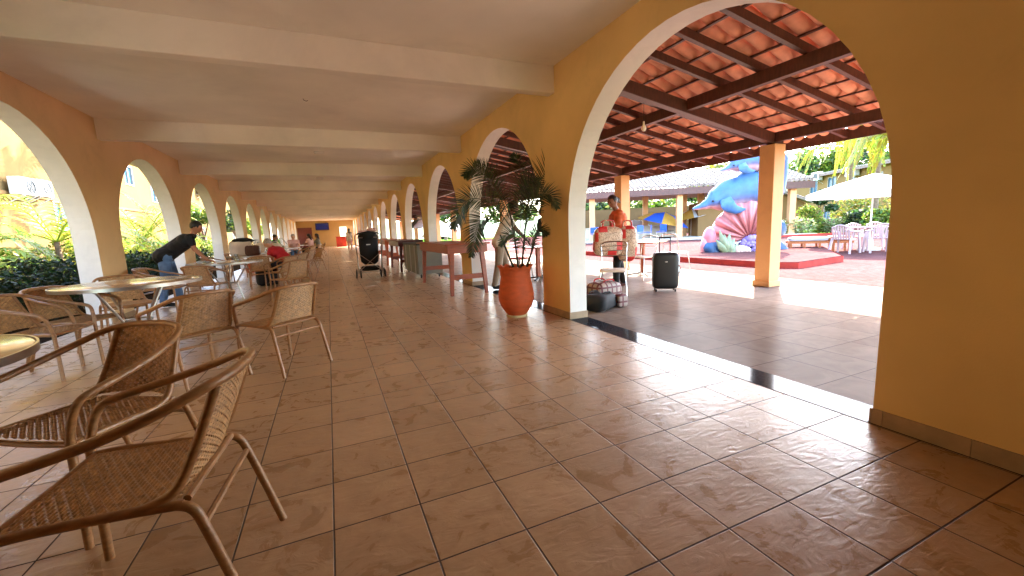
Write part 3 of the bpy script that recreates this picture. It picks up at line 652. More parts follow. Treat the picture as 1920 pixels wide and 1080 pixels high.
tree('garden_tree',(-6.6,39,0),3.6,1.5,'leafy tree seen through the fourth left arch',MG+HG,2600,.12,8)
tree('garden_tree',(-6.6,47,0),3.4,1.4,'yellowish tree seen through the farther left arches',HY,2200,.13,9)
# ------------------------------------------------------------------ left apartment block
ab=empty('apartment_block',(-9.7,20,0),0,'long pale yellow apartment block with blue windows beyond the garden at left','building')
XB=-9.7
wins=[]
for (pa,pb_,z0,z1) in ((112,150,None,None),):pass
b=MB()
def facade(x,y0,y1,h,holes,root,m,o):
    # wall split around rectangular holes (same row grid)
    b=MB(); ysl=sorted(set([y0,y1]+[v for q in holes for v in q[:2]])); zsl=sorted(set([0,h]+[v for q in holes for v in q[2:4]]))
    for i in range(len(ysl)-1):
        for j in range(len(zsl)-1):
            cy_,cz=(ysl[i]+ysl[i+1])/2,(zsl[j]+zsl[j+1])/2
            if any(q[0]<cy_<q[1] and q[2]<cz<q[3] for q in holes): continue
            b.box((x-.22,ysl[i],zsl[j]),(x,ysl[i+1],zsl[j+1]))
    b.v=[tuple(Vector(p)-o) for p in b.v]; return b.obj('wall',m,root,smooth=False)
holes=[]
for i in range(9):
    y=24.0+6.2*i; holes+= [(y,y+1.1,1.15,2.35)]
    y2=26.6+6.2*i; holes+=[(y2,y2+1.0,4.0,5.5)]
holes=[q for q in holes if q[0]>38]
for (pl_,pr_,pt_,pb2_) in ((103,132,378,432),(232,248,311,347),(284,299,349,380),(212,220,372,395)):
    c0_=at(pl_,(pt_+pb2_)/2,0,XB); c1_=at(pr_,(pt_+pb2_)/2,0,XB); cm=(pl_+pr_)/2; holes.append((c0_.y,c1_.y,at(cm,pb2_,0,XB).z,at(cm,pt_,0,XB).z))
holes+=[(9,10,4,5.5),(16.6,17.4,4.0,5.3)]
O=Vector((-9.7,20,0))
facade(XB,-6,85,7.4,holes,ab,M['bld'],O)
for q in holes:
    b=MB(); y0,y1,z0,z1=q; c=[(XB-.10,y0,z0),(XB+.02,y1,z0+.05)]
    for a_,b_ in (((XB-.12,y0,z0),(XB+.02,y0+.06,z1)),((XB-.12,y1-.06,z0),(XB+.02,y1,z1)),((XB-.12,y0+.06,z1-.06),(XB+.02,y1-.06,z1)),((XB-.12,y0+.06,z0),(XB+.04,y1-.06,z0+.06)),((XB-.1,(y0+y1)/2-.03,z0+.06),(XB+.0,(y0+y1)/2+.03,z1-.06))): b.box(a_,b_)
    b.v=[tuple(Vector(p)-O) for p in b.v]; wo=b.obj('window',M['winframe'],ab,smooth=False)
    b=MB(); b.box((XB-.09,y0+.06,z0+.06),(XB-.07,y1-.06,z1-.06)); b.v=[tuple(Vector(p)-O) for p in b.v]; b.obj('pane',M['turq'] if z0<2.3 else M['glass'],wo,smooth=False)
b=MB(); b.box((XB-.3,-6,7.4),(XB+.55,85,7.55)); b.v=[tuple(Vector(p)-O) for p in b.v]; b.obj('eaves',M['darkwood'],ab,smooth=False)
b=MB(); b.box((XB+.001,-6,2.98),(XB+.05,85,3.1)); b.v=[tuple(Vector(p)-O) for p in b.v]; b.obj('string_course',M['bld2'],ab,smooth=False)
def ac_unit(loc,rz,lab,s=1):
    o=empty('air_conditioner',loc,rz,lab,'air conditioner','air conditioners on the yellow walls')   # local: +x out of wall
    b=MB(); b.box((.12*s,-.42*s,0),(.42*s,.42*s,.56*s)); b.obj('casing',M['ac'],o,smooth=False,bevel=.02*s)
    b=MB(); b.lathe([(.19*s,0),(.22*s,0),(.22*s,.015*s),(.19*s,.02*s)],20); b.v=[(.421*s+z,.10*s+x,.28*s+y) for x,y,z in b.v]; b.f=b.f[:-2]; b.obj('fan_guard',M['acd'],o)
    b=MB(); b.lathe([(.001,.0),(.18*s,.0)],20); b.f=b.f[:-2]
    for k in range(6): b.bar((0,0,.006),(.17*s*math.cos(k*PI/3),.17*s*math.sin(k*PI/3),.006),.03*s,.006)
    b.v=[(.4225*s+z,.10*s+x,.28*s+y) for x,y,z in b.v]; b.obj('fan',M['acd'],o)
    for sy in (-1,1):
        b=MB(); b.box((.001,sy*.3*s-.02,-.03),(.42*s,sy*.3*s+.02,-.001)); b.bar((.01,sy*.3*s,-.25*s),(.38*s,sy*.3*s,-.04),.03,.03); b.obj('bracket',M['ac'],o,smooth=False)
a1=at(58,366,0,XB+.44);a2=at(89,369,0,XB+.44)
ac_unit((XB,a1.y,a1.z),0,'left one of the pair of white air conditioners seen in the first left arch',1.05)
ac_unit((XB,a2.y,a2.z),0,'right one of the pair of white air conditioners seen in the first left arch',1.05)
a3=at(370,360,0,XB); ac_unit((XB,a3.y,a3.z-.2),0,'air conditioner high on the wall in the third left arch',1.3)
# ------------------------------------------------------------------ people
def person(lab,J,skin,shirt,pants,hair='hair',vox=.011,s=1,hl='short',shoes='black',sleeve='short',group=None,hem=True,slim=1.0,skirt=False,extra=None):
    J={k:Vector(v) for k,v in J.items()}; o0=Vector((J['pel'].x,J['pel'].y,0))
    J={k:v-o0 for k,v in J.items()}
    root=empty('person',o0,0,lab,'person',group)
    def fin(b,name,m,par,vx=vox,sm=3):
        me=b.mesh('t',M[m] if isinstance(m,str) else m,True); ob=bpy.data.objects.new('t',me); COL.objects.link(ob)
        md=ob.modifiers.new('r','REMESH'); md.mode='VOXEL'; md.voxel_size=vx; md.use_smooth_shade=True
        md=ob.modifiers.new('s','SMOOTH'); md.factor=.5; md.iterations=sm
        bpy.context.view_layer.update(); dg=bpy.context.evaluated_depsgraph_get(); me2=bpy.data.meshes.new_from_object(ob.evaluated_get(dg)); me2.name=name
        bpy.data.objects.remove(ob); n=bpy.data.objects.new(name,me2); COL.objects.link(n); n.parent=par; return n
    up=(J['neck']-J['pel']).normalized(); lr=(J['shR']-J['shL']).normalized(); fw=up.cross(lr)*-1; fw=lr.cross(up)*-1
    face=J.get('look'); hd=J['head']; hup=(hd-J['neck']).normalized()
    look=(face-hd).normalized() if face is not None else fw
    look=(look-hup*look.dot(hup)*.5).normalized(); hl_=look.cross(hup).normalized(); hup2=hl_.cross(look).normalized()
    HM=Matrix((hl_,look,hup2)).transposed()
    b=MB()
    def torso(b,g):
        w_=.085*slim
        b.cap(J['pel']+lr*.07,J['pel']-lr*.07,.115*slim+g,.115*slim+g); m1=J['pel'].lerp(J['neck'],.35); m2=J['pel'].lerp(J['neck'],.72)
        b.cap(m1+lr*.055,m1-lr*.055,.10*slim+g,.10*slim+g); b.cap(m2+lr*w_,m2-lr*w_,.105*slim+g,.105*slim+g)
        b.cap(J['pel'],m1,.12*slim+g,.115*slim+g); b.cap(m1,m2,.115*slim+g,.115*slim+g); b.cap(m1+lr*.06,m2+lr*.09,.09+g,.09+g); b.cap(m1-lr*.06,m2-lr*.09,.09+g,.09+g)
        b.cap(J['shL'],J['shR'],.062+g,.062+g); b.cap(m2,J['neck'],.09+g*.5,.055+g*.5)
    torso(b,0)
    b.cap(J['neck']-up*.02,hd-hup2*.05,.052,.05); 
    b.ell(hd+look*.002,(.075,.092,.108),16,12,HM); b.ell(hd+look*.022-hup2*.055,(.052,.062,.055),12,8,HM)       # skull, jaw
    b.ell(hd+look*.098-hup2*.018,(.012,.018,.024),8,6,HM); b.ell(hd+look*.084-hup2*.055,(.024,.014,.012),8,6,HM)  # nose, mouth
    b.ell(hd+look*.078+hup2*.022,(.05,.018,.010),8,6,HM)
    for sg in (-1,1): b.ell(hd+hl_*sg*.077-hup2*.01,(.010,.02,.03),8,6,HM)
    for S_ in 'LR':
        b.cap(J['sh'+S_],J['el'+S_],.046,.037); b.cap(J['el'+S_],J['wr'+S_],.038,.026)
        d=(J['wr'+S_]-J['el'+S_]).normalized(); hv=J.get('ha'+S_); d2=((hv-J['wr'+S_]).normalized() if hv is not None else d)
        sd=d2.cross(Vector((0,0,1))); sd=sd.normalized() if sd.length>.1 else lr; pn=sd.cross(d2).normalized()
        w0=J['wr'+S_]; pc=w0+d2*.085
        for k in range(4):
            q=(k-1.5)*.019; b.cap(w0+d2*.012+sd*q*.6,pc+sd*q,.014,.012)
            ln=(.062,.074,.070,.054)[k]; p1=pc+sd*q*1.1+d2*ln*.5-pn*.008; b.cap(pc+sd*q,p1,.0095,.009); b.cap(p1,p1+d2*ln*.42-pn*.022,.009,.0075)
        sg=1 if S_=='L' else -1; t0=w0+d2*.03-sd*sg*.024; b.cap(t0,t0+d2*.03-sd*sg*.026,.012,.010); b.cap(t0+d2*.03-sd*sg*.026,t0+d2*.058-sd*sg*.032,.010,.008)
        b.cap(J['hip'+S_],J['kn'+S_],.082*slim,.055); b.cap(J['kn'+S_],J['an'+S_],.056,.038); b.cap(J['kn'+S_].lerp(J['an'+S_],.3),J['kn'+S_].lerp(J['an'+S_],.35),.058,.056)
        b.cap(J['an'+S_],J['to'+S_],.036,.026)
    body=fin(b,'body',skin,root)
    b=MB(); g=.014; torso(b,g); se={'short':.55,'long':1,'none':0}[sleeve]
    if se:
        for S_ in 'LR':
            e=J['sh'+S_].lerp(J['el'+S_],min(1,se*1.0)); b.cap(J['sh'+S_],e,.062,.056)
            if se==1: b.cap(J['el'+S_],J['el'+S_].lerp(J['wr'+S_],.95),.052,.036)
    b.cap(J['pel']-up*.03+lr*.06,J['pel']-up*.03-lr*.06,.13*slim+g,.13*slim+g)
    fin(b,'shirt',shirt,body)
    b=MB()
    for S_ in 'LR':
        b.cap(J['pel'],J['hip'+S_],.12*slim,.10*slim); b.cap(J['hip'+S_],J['kn'+S_],.10*slim,.074); 
        if pants[0]!='s': b.cap(J['kn'+S_],J['kn'+S_].lerp(J['an'+S_],.93),.074,.058)
    b.cap(J['hipL'],J['hipR'],.115*slim,.115*slim)
    fin(b,'trousers',pants[1:] if pants[0]=='s' else pants,body)
    if shoes:
        for S_ in 'LR': b=MB(); b.cap(J['an'+S_]-Vector((0,0,.02)),J['to'+S_],.046,.036); fin(b,'shoe',shoes,body)
    if hair:
        b=MB(); b.ell(hd-look*.014+hup2*.022,(.086,.098,.102),16,12,HM)
        if hl=='bun': b.ell(hd-look*.12+hup2*.0,(.05,.05,.05),10,8,HM); b.cap(hd-look*.10,hd-look*.17-hup2*.06,.03,.015)
        if hl=='long': b.cap(hd-look*.06,J['neck']-look*.07-up*.12,.075,.05)
        ho=fin(b,'hair',hair,body,sm=1)
        # trim hair off the face
        me=ho.data; co=[v.co.copy() for v in me.vertices]
        for v in me.vertices:
            q=v.co-hd; fwd=q.dot(look); upv=q.dot(hup2)
            if fwd>.035 and upv<.055+ (fwd-.035)*.0: v.co-=look*(fwd-.03)*.9
            if upv<-.02 and fwd>-.045 and hl=='short': v.co=hd+(q*.72)
    for sg in (-1,1):
        b=MB(); b.ell(hd+look*.083+hl_*sg*.03+hup2*.004,(.013,.008,.007),8,6,HM); b.obj('eye',M['hair'],body)
    return root
def stand(x,y,face,h=1.66,lean=0,arm=((.06,.15,.75),(.06,.15,.75)),gait=.12):
    f=Vector((math.cos(face),math.sin(face),0)); l=Vector((-f.y,f.x,0)); o=Vector((x,y,0)); s=h/1.7; Z=Vector((0,0,1)); up=(Z*math.cos(lean)+f*math.sin(lean))
    pel=o+Z*.93*s; nk=pel+up*.52*s; hd=nk+up*.17*s+f*.02
    J=dict(pel=pel,neck=nk,head=hd,look=hd+f-Z*.25)
    for S_,sg,(a,b_,c) in (('L',1,arm[0]),('R',-1,arm[1])):
        sh=pel+up*.46*s+l*sg*.17*s; J['sh'+S_]=sh; wr=o+f*b_+l*sg*(.17+a)+Z*c; el=(sh+wr)/2-f*.09+l*sg*.04
        dv=(wr-sh); L=.52*s
        if dv.length>L: wr=sh+dv.normalized()*L; el=(sh+wr)/2-f*.02
        J['el'+S_]=el; J['wr'+S_]=wr
        hp=pel-Z*.04+l*sg*.09; J['hip'+S_]=hp; an=o+l*sg*.10+f*gait*sg+Z*.075; J['kn'+S_]=(hp+an)/2+f*.03; J['an'+S_]=an; J['to'+S_]=an+f*.15-Z*.04
    return J
def sit(x,y,face,lean=.2,zs=.45,hands=.74,head=None):
    f=Vector((math.cos(face),math.sin(face),0)); l=Vector((-f.y,f.x,0)); o=Vector((x,y,0)); Z=Vector((0,0,1)); up=(Z*math.cos(lean)+f*math.sin(lean))
    pel=o+Z*(zs+.11); nk=pel+up*.50; hd=nk+(up*.8+Z*.1+f*.15).normalized()*.16
    J=dict(pel=pel,neck=nk,head=hd,look=hd+f-Z*.6)
    for S_,sg in (('L',1),('R',-1)):
        sh=pel+up*.44+l*sg*.17; wr=o+f*.45+l*sg*.12+Z*hands; dv=wr-sh
        if dv.length>.5: wr=sh+dv.normalized()*.5
        J['sh'+S_]=sh;J['wr'+S_]=wr;J['el'+S_]=(sh+wr)/2-Z*.08+l*sg*.06; hp=pel-Z*.02+l*sg*.09; J['hip'+S_]=hp; kn=o+f*.42+l*sg*.13+Z*(zs+.07); J['kn'+S_]=kn; an=o+f*.40+l*sg*.12+Z*.075; J['an'+S_]=an; J['to'+S_]=an+f*.15-Z*.04
    return J
# man leaning over the table (facing +x, slightly away)
mx,my=-2.70,9.45; f=Vector((.93,.2,0)).normalized(); l=Vector((-f.y,f.x,0)); Z=Vector((0,0,1)); o=Vector((mx,my,0)); pel=o+Z*.93-f*.05; up=(Z*.60+f*.80).normalized()
J=dict(pel=pel,neck=pel+up*.56,head=pel+up*.56+(up*.6+Z*.75).normalized()*.17,look=pel+f*2-Z*.35)
for S_,sg in (('L',1),('R',-1)):
    sh=pel+up*.50+l*sg*.18; wr=sh+(f*.30-Z*.70).normalized()*.53; wr.z=max(wr.z,.80)
    J['sh'+S_]=sh; J['wr'+S_]=wr; J['el'+S_]=(sh+wr)/2-f*.06+l*sg*.03; J['ha'+S_]=wr+f*.1-Z*.03; hp=pel-Z*.03+l*sg*.09; J['hip'+S_]=hp
    an=o+l*sg*.14+f*(.12*sg-.05)+Z*.075; J['an'+S_]=an; J['kn'+S_]=(hp+an)/2+f*.03; J['to'+S_]=an+f*.15-Z*.04
person('man in black t-shirt and jeans leaning with both hands over the table',J,'skinA','black','jean',vox=.010,slim=1.12)
person('bald person in a red top sitting hunched forward beside the aisle',sit(-.95,11.55,2.75,.75,hands=.72),'skinC','red','navy',hair='hairG',vox=.011,slim=1.15)
person('man in cream shirt and khaki trousers bending behind the potted palm',stand(2.98,7.35,-.35,1.68,.42,((.0,.62,.80),(-.02,.58,.82)),.14),'skinB','cream','khaki2',vox=.010)
person('person with dark hair in dark clothes half hidden by the yellow pier',stand(4.55,8.15,1.9,1.6,.35,((.0,.4,.8),(0,.4,.8))),'skinB','black','woodD',hl='long',vox=.012)
person('child with dark curly hair in white reading behind the wooden tables',sit(3.55,11.4,-.9,.35),'skinB','cream','navy',vox=.012,slim=.85)
person('woman in long white tunic and pale trousers walking away down the corridor',stand(1.45,33.5,1.57,1.62),'skinB','cream','pink',hl='long',vox=.014,shoes='cream')
person('person in green top sitting at the far table',sit(-2.25,20.4,.3,.2),'skinA','green','navy',vox=.014)
person('person in pale pink top sitting beside the one in green',sit(-1.45,20.9,-1.4,.2),'skinC','pink','jean',vox=.014,hair='hairG')
person('nearer of two dark haired people sitting at the far tables',sit(-.85,24.5,2.6,.15),'skinB','pink','black',hl='long',vox=.014)
person('farther of two dark haired people, in grey, sitting at the far tables',sit(-.55,26.0,3.0,.05),'skinB','chest','black',hl='long',vox=.014)
# woman on the plaza carrying patchwork bags
wj=stand(4.78,6.05,2.75,1.62,.10,((.03,.30,1.02),(.02,.22,.98)),.10); wj['look']=Vector(wj['head'])+Vector((-1,-.15,-.1))
wj['head']=Vector(wj['head'])+Vector((-.05,0,0))
person('woman in rust coloured shawl and dark leggings carrying large patchwork bags',wj,'skinB','terra','black',hl='bun',vox=.009,shoes='woodD',sleeve='long',slim=1.22)
# ------------------------------------------------------------------ things the woman stands among
def rbox(b,a,c,r,n=5,M_=None):                 # rounded box as a superellipsoid-like closed surface
    cx=[(a[i]+c[i])/2 for i in range(3)]; h=[(c[i]-a[i])/2 for i in range(3)]; N_=22;K=14; v=[]
    ex=r
    sg=lambda x,p: math.copysign(abs(x)**p,x)
    for i in range(K+1):
        ph=-PI/2+PI*i/K
        for k in range(N_):
            th_=2*PI*k/N_; p=Vector((cx[0]+h[0]*sg(math.cos(ph),ex)*sg(math.cos(th_),ex),cx[1]+h[1]*sg(math.cos(ph),ex)*sg(math.sin(th_),ex),cx[2]+h[2]*sg(math.sin(ph),ex)))
            v.append(M_@p if M_ else p)
    b.add(v,[(i*N_+k,i*N_+(k+1)%N_,(i+1)*N_+(k+1)%N_,(i+1)*N_+k) for i in range(K) for k in range(N_)])
def softbag(name,loc,rz,dim,m,lab,cat='bag',ex=.45,crump=.02,seed=1,handles=True,hm=None,hh=.16):
    r=random.Random(seed); o=empty(name,loc,rz,lab,cat); b=MB(); X,Y,Zz=dim; rbox(b,(-X/2,-Y/2,0),(X/2,Y/2,Zz),ex)
    from mathutils import noise
    b.v=[tuple(Vector(p)+Vector(noise.noise_vector(Vector(p)*6+Vector((seed,0,0))))*crump*(1 if p[2]>.03 else .2)) for p in b.v]
    b.v=[(x,y,max(z,.002)) for x,y,z in b.v]
    b.obj('bag_body',M[m] if isinstance(m,str) else m,o)
    if handles:
        for sg in (-1,1):
            b=MB(); b.tube(cr([(-X*.22,sg*Y*.25,Zz*.9),(-X*.16,sg*Y*.3,Zz+hh*.8),(X*.16,sg*Y*.3,Zz+hh*.8),(X*.22,sg*Y*.25,Zz*.9)],6),.009,6); b.obj('handle',M[hm or m] if isinstance(hm or m,str) else m,o)
    return o
wp=Vector((4.78,6.05,0)); 
pc=P(1140,472,(Vector((4.5,5.75,.9))-CAM).dot(M3.col[2])); softbag('patchwork_bag',(pc.x-.02,pc.y-.02,.62),R(-20),(.48,.22,.50),'patch','large beige and red patchwork bag held in front of the woman',seed=4,hh=.1)
pc=P(1176,485,(Vector((4.75,5.72,.9))-CAM).dot(M3.col[2])); softbag('patchwork_bag',(pc.x,pc.y,.50),R(-35),(.34,.26,.62),'patch','bulging clear and red patchwork bag hanging at the woman\'s right hip',seed=9,hh=.08,ex=.7)
softbag('plaid_holdall',(3.62,4.95,0),R(10),(.50,.34,.33),'plaid','plaid holdall with red straps on the plaza floor beside the white pier',seed=3,hm='red',hh=.03)
softbag('black_duffel',(3.34,4.66,0),R(25),(.52,.34,.22),'black','crumpled black duffel on the floor just behind the arch pier',seed=5,crump=.06,hh=.02)
softbag('small_backpack',(3.66,4.62,0),R(0),(.17,.15,.19),'plaid','tiny grey plaid pouch lying beside the black duffel',seed=6,handles=False)
def metal_chair(x,y,a,lab,seat='cream'):
    o=empty('metal_chair',(x,y,0),R(a),lab,'chair','tubular steel chairs on the plaza')
    b=MB(); rbox(b,(-.2,-.2,.44),(.2,.2,.475),.35); b.obj('seat',M[seat],o)
    b=MB(); b.tube(cr([(-.19,-.19,.45),(-.19,-.24,.7),(-.17,-.27,.86),(.17,-.27,.86),(.19,-.24,.7),(.19,-.19,.45)],6),.011,8); b.obj('back_frame',M['steel'],o)
    for z in (.66,.74,.81):
        b=MB(); b.tube([(-.185,-.235-(z-.66)*.14,z),(.185,-.235-(z-.66)*.14,z)],.007,6); b.obj('rail',M['steel'],o)
    for sx in (-1,1):
        for sy in (-1,1):
            b=MB(); b.tube(cr([(sx*.17,sy*.16,.44),(sx*.19,sy*.18,.30),(sx*.21,sy*.22,0)],5),.011,8); b.obj('leg',M['steel'],o)
    return o
metal_chair(3.92,5.12,140,'steel chair with white seat standing between the plaid holdall and the woman')
metal_chair(5.9,6.75,100,'steel chair left of the small orange table behind the suitcase')
metal_chair(7.15,7.05,-80,'steel chair right of the small orange table behind the suitcase')
metal_chair(4.3,7.6,30,'steel chair seen behind the palm pot through the second arch','red')
metal_chair(4.0,8.7,200,'steel chair deeper in the second arch beyond the palm','red')
def plaza_table(x,y,a,lab,m='orange',X=.8,Y=.8,h=.74):
    o=empty('plaza_table',(x,y,0),R(a),lab,'table'); b=MB(); b.box((-X/2,-Y/2,h-.03),(X/2,Y/2,h)); b.obj('tabletop',M[m],o,smooth=False,bevel=.008)
    b=MB(); b.box((-.04,-.04,.05),(.04,.04,h-.03)); b.obj('pedestal',M['wood'],o,smooth=False)
    b=MB()
    for k in range(4): 
        c,s=math.cos(k*PI/2+.78),math.sin(k*PI/2+.78); b.bar((.03*c,.03*s,.06),(.34*c,.34*s,.02),.035,.03)
    b.obj('foot',M['blackp'],o,smooth=False); return o
plaza_table(6.35,7.25,25,'small orange wooden table standing right behind the black suitcase')
plaza_table(4.2,8.15,5,'dark red table behind the palm, seen through the second arch','wood')
b=MB(); b.lathe([(.03,0),(.033,.08),(.028,.1),(.01,.11)],14,(6.05,7.1,.7405)); tag(b.obj('napkin_pot',M['paper']),'little white pot on the small orange table','pot')
# suitcase
sx=at(1248,548,2,0)+Vector((.1,.12,0)); su=empty('suitcase',(sx.x,sx.y,0),R(-36),'black hard shell suitcase standing upright with its handle pulled out','suitcase')
b=MB(); rbox(b,(-.205,-.13,.045),(.205,.13,.655),.28); b.v=[(x*(1-.0),y,z) for x,y,z in b.v]; b.obj('shell',M['blackp'],su)
b=MB(); rbox(b,(-.207,-.008,.043),(.207,.008,.657),.24); b.obj('zip_seam',M['rubber'],su)
for s in (-1,1):
    b=MB(); b.tube([(s*.085,.06,.64),(s*.085,.06,.89)],.0095,8); b.obj('handle_rod',M['blackp'],su)
    for t in (-1,1):
        b=MB(); b.lathe([(.015,-.012),(.024,-.01),(.024,.01),(.015,.012)],12); b.v=[(s*.15+z,t*.09+x,.024+y) for x,y,z in b.v]; b.obj('wheel',M['rubber'],su)
b=MB(); rbox(b,(-.10,.043,.875),(.10,.078,.905),.4); b.obj('grip',M['rubber'],su)
b=MB(); b.ell((0,-.131,.50),(.022,.004,.012)); b.obj('badge',M['alu'],su)
b=MB(); b.tube(cr([(.205,-.0,.28),(.232,0,.32),(.232,0,.40),(.205,0,.44)],5),.009,6); b.obj('side_handle',M['rubber'],su)
# ------------------------------------------------------------------ stroller
sp_=Vector((.98,11.9,0)); st=empty('baby_stroller',sp_,R(-4),'black folding baby stroller seen from behind in the middle of the corridor','stroller')
b=MB(); 
prof=[(.0,.30,.22,.12),(.0,.45,.25,.13),(.02,.75,.25,.10),(.04,.95,.235,.10)]
v=[];n=16
for (yo,z,wx,wy) in [(.0,.32,.12,.06),(.0,.38,.185,.10),(.0,.50,.20,.12),(.02,.7,.205,.12),(.04,.92,.21,.12),(.06,1.0,.20,.14)]:
    for k in range(n):
        a=2*PI*k/n; sgn=lambda q:math.copysign(abs(q)**.6,q); v.append((wx*sgn(math.cos(a)),yo+wy*sgn(math.sin(a)),z))
b.add(v,[(i*n+k,i*n+(k+1)%n,(i+1)*n+(k+1)%n,(i+1)*n+k) for i in range(5) for k in range(n)]+[tuple(range(n-1,-1,-1)),tuple(5*n+k for k in range(n))]); b.obj('seat_fabric',M['black'],st)
b=MB(); v=[];
for i in range(9):
    a=PI*i/8
    for k in range(13):
        t=PI*k/12; v.append((.225*math.cos(t)*(.92+.08*math.sin(a)),.05+.30*math.cos(a)*math.sin(t)*.9,.96+.20*math.sin(a)*math.sin(t)+.0))
b.add(v,[(i*13+k,i*13+k+1,(i+1)*13+k+1,(i+1)*13+k) for i in range(8) for k in range(12)]); b.obj('hood',M['black'],st)
b=MB(); b.tube(cr([(-.25,-.15,.98),(0,-.17,.985),(.25,-.15,.98)],6),.008,6); b.obj('hood_piping',M['alu'],st)
for s in (-1,1):
    b=MB(); b.tube(cr([(s*.25,.32,.10),(s*.26,.05,.48),(s*.27,-.10,.80),(s*.27,-.22,1.03),(s*.22,-.30,1.07)],6),.012,8); b.obj('frame_tube',M['alu'],st)
    b=MB(); b.tube([(s*.26,-.20,.12),(s*.265,.02,.5)],.011,8); b.obj('frame_tube',M['alu'],st)
    b=MB(); b.tube(cr([(s*.22,-.30,1.07),(s*.19,-.34,1.09),(s*.12,-.35,1.085)],5),.017,8); b.obj('handle',M['rubber'],st)
    for (yy) in (-.24,.34):
        for q in (-.045,.045):
            b=MB(); b.lathe([(.03,-.014),(.085,-.013),(.092,-.006),(.092,.006),(.085,.013),(.03,.014)],20); b.v=[(s*.26+q+z,yy+x,.093+y) for x,y,z in b.v]; wh=b.obj('wheel',M['rubber'],st)
            b=MB(); b.lathe([(.008,-.016),(.03,-.0155),(.03,.0155),(.008,.016)],12); b.v=[(s*.26+q+z,yy+x,.093+y) for x,y,z in b.v]; b.obj('hub',M['alu'],wh)
for s_ in (-1,1):
    b=MB(); b.tube([(s_*.25,-.19,.16),(-s_*.25,-.17,.62)],.008,6); b.obj('cross_brace',M['alu'],st)
b=MB(); b.tube([(-.26,.33,.13),(.26,.33,.13)],.010,8); b.obj('axle',M['alu'],st)
b=MB(); b.tube([(-.26,-.2,.13),(.26,-.2,.13)],.010,8); b.obj('axle',M['alu'],st)
b=MB(); rbox(b,(-.2,-.1,.16),(.2,.28,.27),.4); b.obj('basket',M['black'],st)
b=MB(); b.box((-.05,-.118,.80),(.04,-.113,.82)); b.obj('label_patch',M['paper'],st,smooth=False)
b=MB(); rbox(b,(-.22,-.12,1.14),(.02,.10,1.20),.6); rbox(b,(.0,-.12,1.15),(.24,.14,1.26),.6); r_=b.obj('bundle',M['pink'],None); tag(r_,'crumpled pale bundle lying on the hood of the stroller','bundle'); r_.location=sp_+Vector((0,.05,.07)); st.scale=(1.2,1.1,1.09)
# ------------------------------------------------------------------ things on the round tables
z=.7425
g=empty('drinking_glass',(-1.62,9.25,z),0,'tall clear drinking glass on the table where the man leans','glass'); b=MB(); b.lathe([(.028,0),(.03,.004),(.038,.14),(.036,.141),(.028,.01),(.001,.008)],20); b.f=b.f[:-2]; b.obj('glass_wall',M['frost'],g)
b=MB(); b.box((-.11,-.07,0),(.11,.07,.003),Matrix.Rotation(.3,4,'Z')); p_=b.obj('paper_napkin',M['paper'],smooth=False); p_.location=(-1.45,9.35,z+.001); tag(p_,'white napkin on the right side of the leaning man\'s table','napkin')
for i,(x,y) in enumerate(((-2.2,9.3),(-2.12,9.42))):
    b=MB(); b.ell((0,0,.03),(.07,.05,.03),10,6); o=b.obj('plastic_wrap',M['canvas']); o.location=(x,y,z); tag(o,('bigger','smaller')[i]+' crumpled clear wrapper under the leaning man\'s hands','wrapper')
softbag('white_tote_bag',(-2.08,12.55,z),R(10),(.50,.28,.38),'cream','big white tote with black cloth over it on the second bag table',seed=21,hh=.02,hm='black',ex=.3)
o=bpy.data.objects; b=MB(); rbox(b,(-.22,-.17,.28),(.27,.17,.44),.9); o=b.obj('black_cloth',M['black']); o.location=(-2.05,12.6,z+.02); tag(o,'black cloth heaped over the big white tote bag','cloth')
softbag('brown_handbag',(-1.78,12.28,z),R(5),(.34,.16,.26),'darkwood','dark brown handbag with a pale ring handle before the white tote',seed=22,hm='cream',hh=.04)
softbag('cream_round_bag',(-1.95,14.7,z),R(0),(.32,.22,.30),'cream','left cream round bag on the table behind the tote',seed=23,ex=.9,hh=.06)
softbag('cream_round_bag',(-1.52,14.65,z),R(20),(.38,.24,.27),'cream','right cream round bag, closest to the person in red',seed=24,ex=.9,hh=.04)
b=MB(); rbox(b,(-.22,-.13,.0),(.22,.13,.50),.3); o=b.obj('black_sack',M['black']); o.location=(-1.50,11.9,0); o.rotation_euler=(0,0,.4); tag(o,'large black sack standing on the floor under the bag table','sack')
for i,(x,y,l) in enumerate(((-2.62,17.0,'dark potted plant in the arcade beyond the cream bags'),(-2.55,23.5,'dark potted plant farther down the arcade by the far tables'))):
    pp=palm('potted_plant',(x,y,0),.75,11,.22,l,cat='potted plant',cols=(DG,DG2),fl=.7,seed=40+i,nl=16,wid=.03,tr=.02); b=MB(); b.lathe([(.12,0),(.17,.3),(.18,.34),(.01,.34)],16); b.obj('pot',M['terra'],pp)
b=MB(); b.box((-.03,-.02,0),(.03,.02,.006)); o=b.obj('paper_scrap',M['paper'],smooth=False); p=at(639,498,2,0); o.location=(p.x,p.y,.001); tag(o,'tiny white paper scrap on the floor left of the stroller','litter')
b=MB(); b.bar((0,0,0),(.22,.10,.0),.03,.004); o=b.obj('paper_strip',M['paper'],smooth=False); p=at(693,537,2,0); o.location=(p.x-.1,p.y,.004); tag(o,'thin white strip on the floor in front of the stroller','litter')
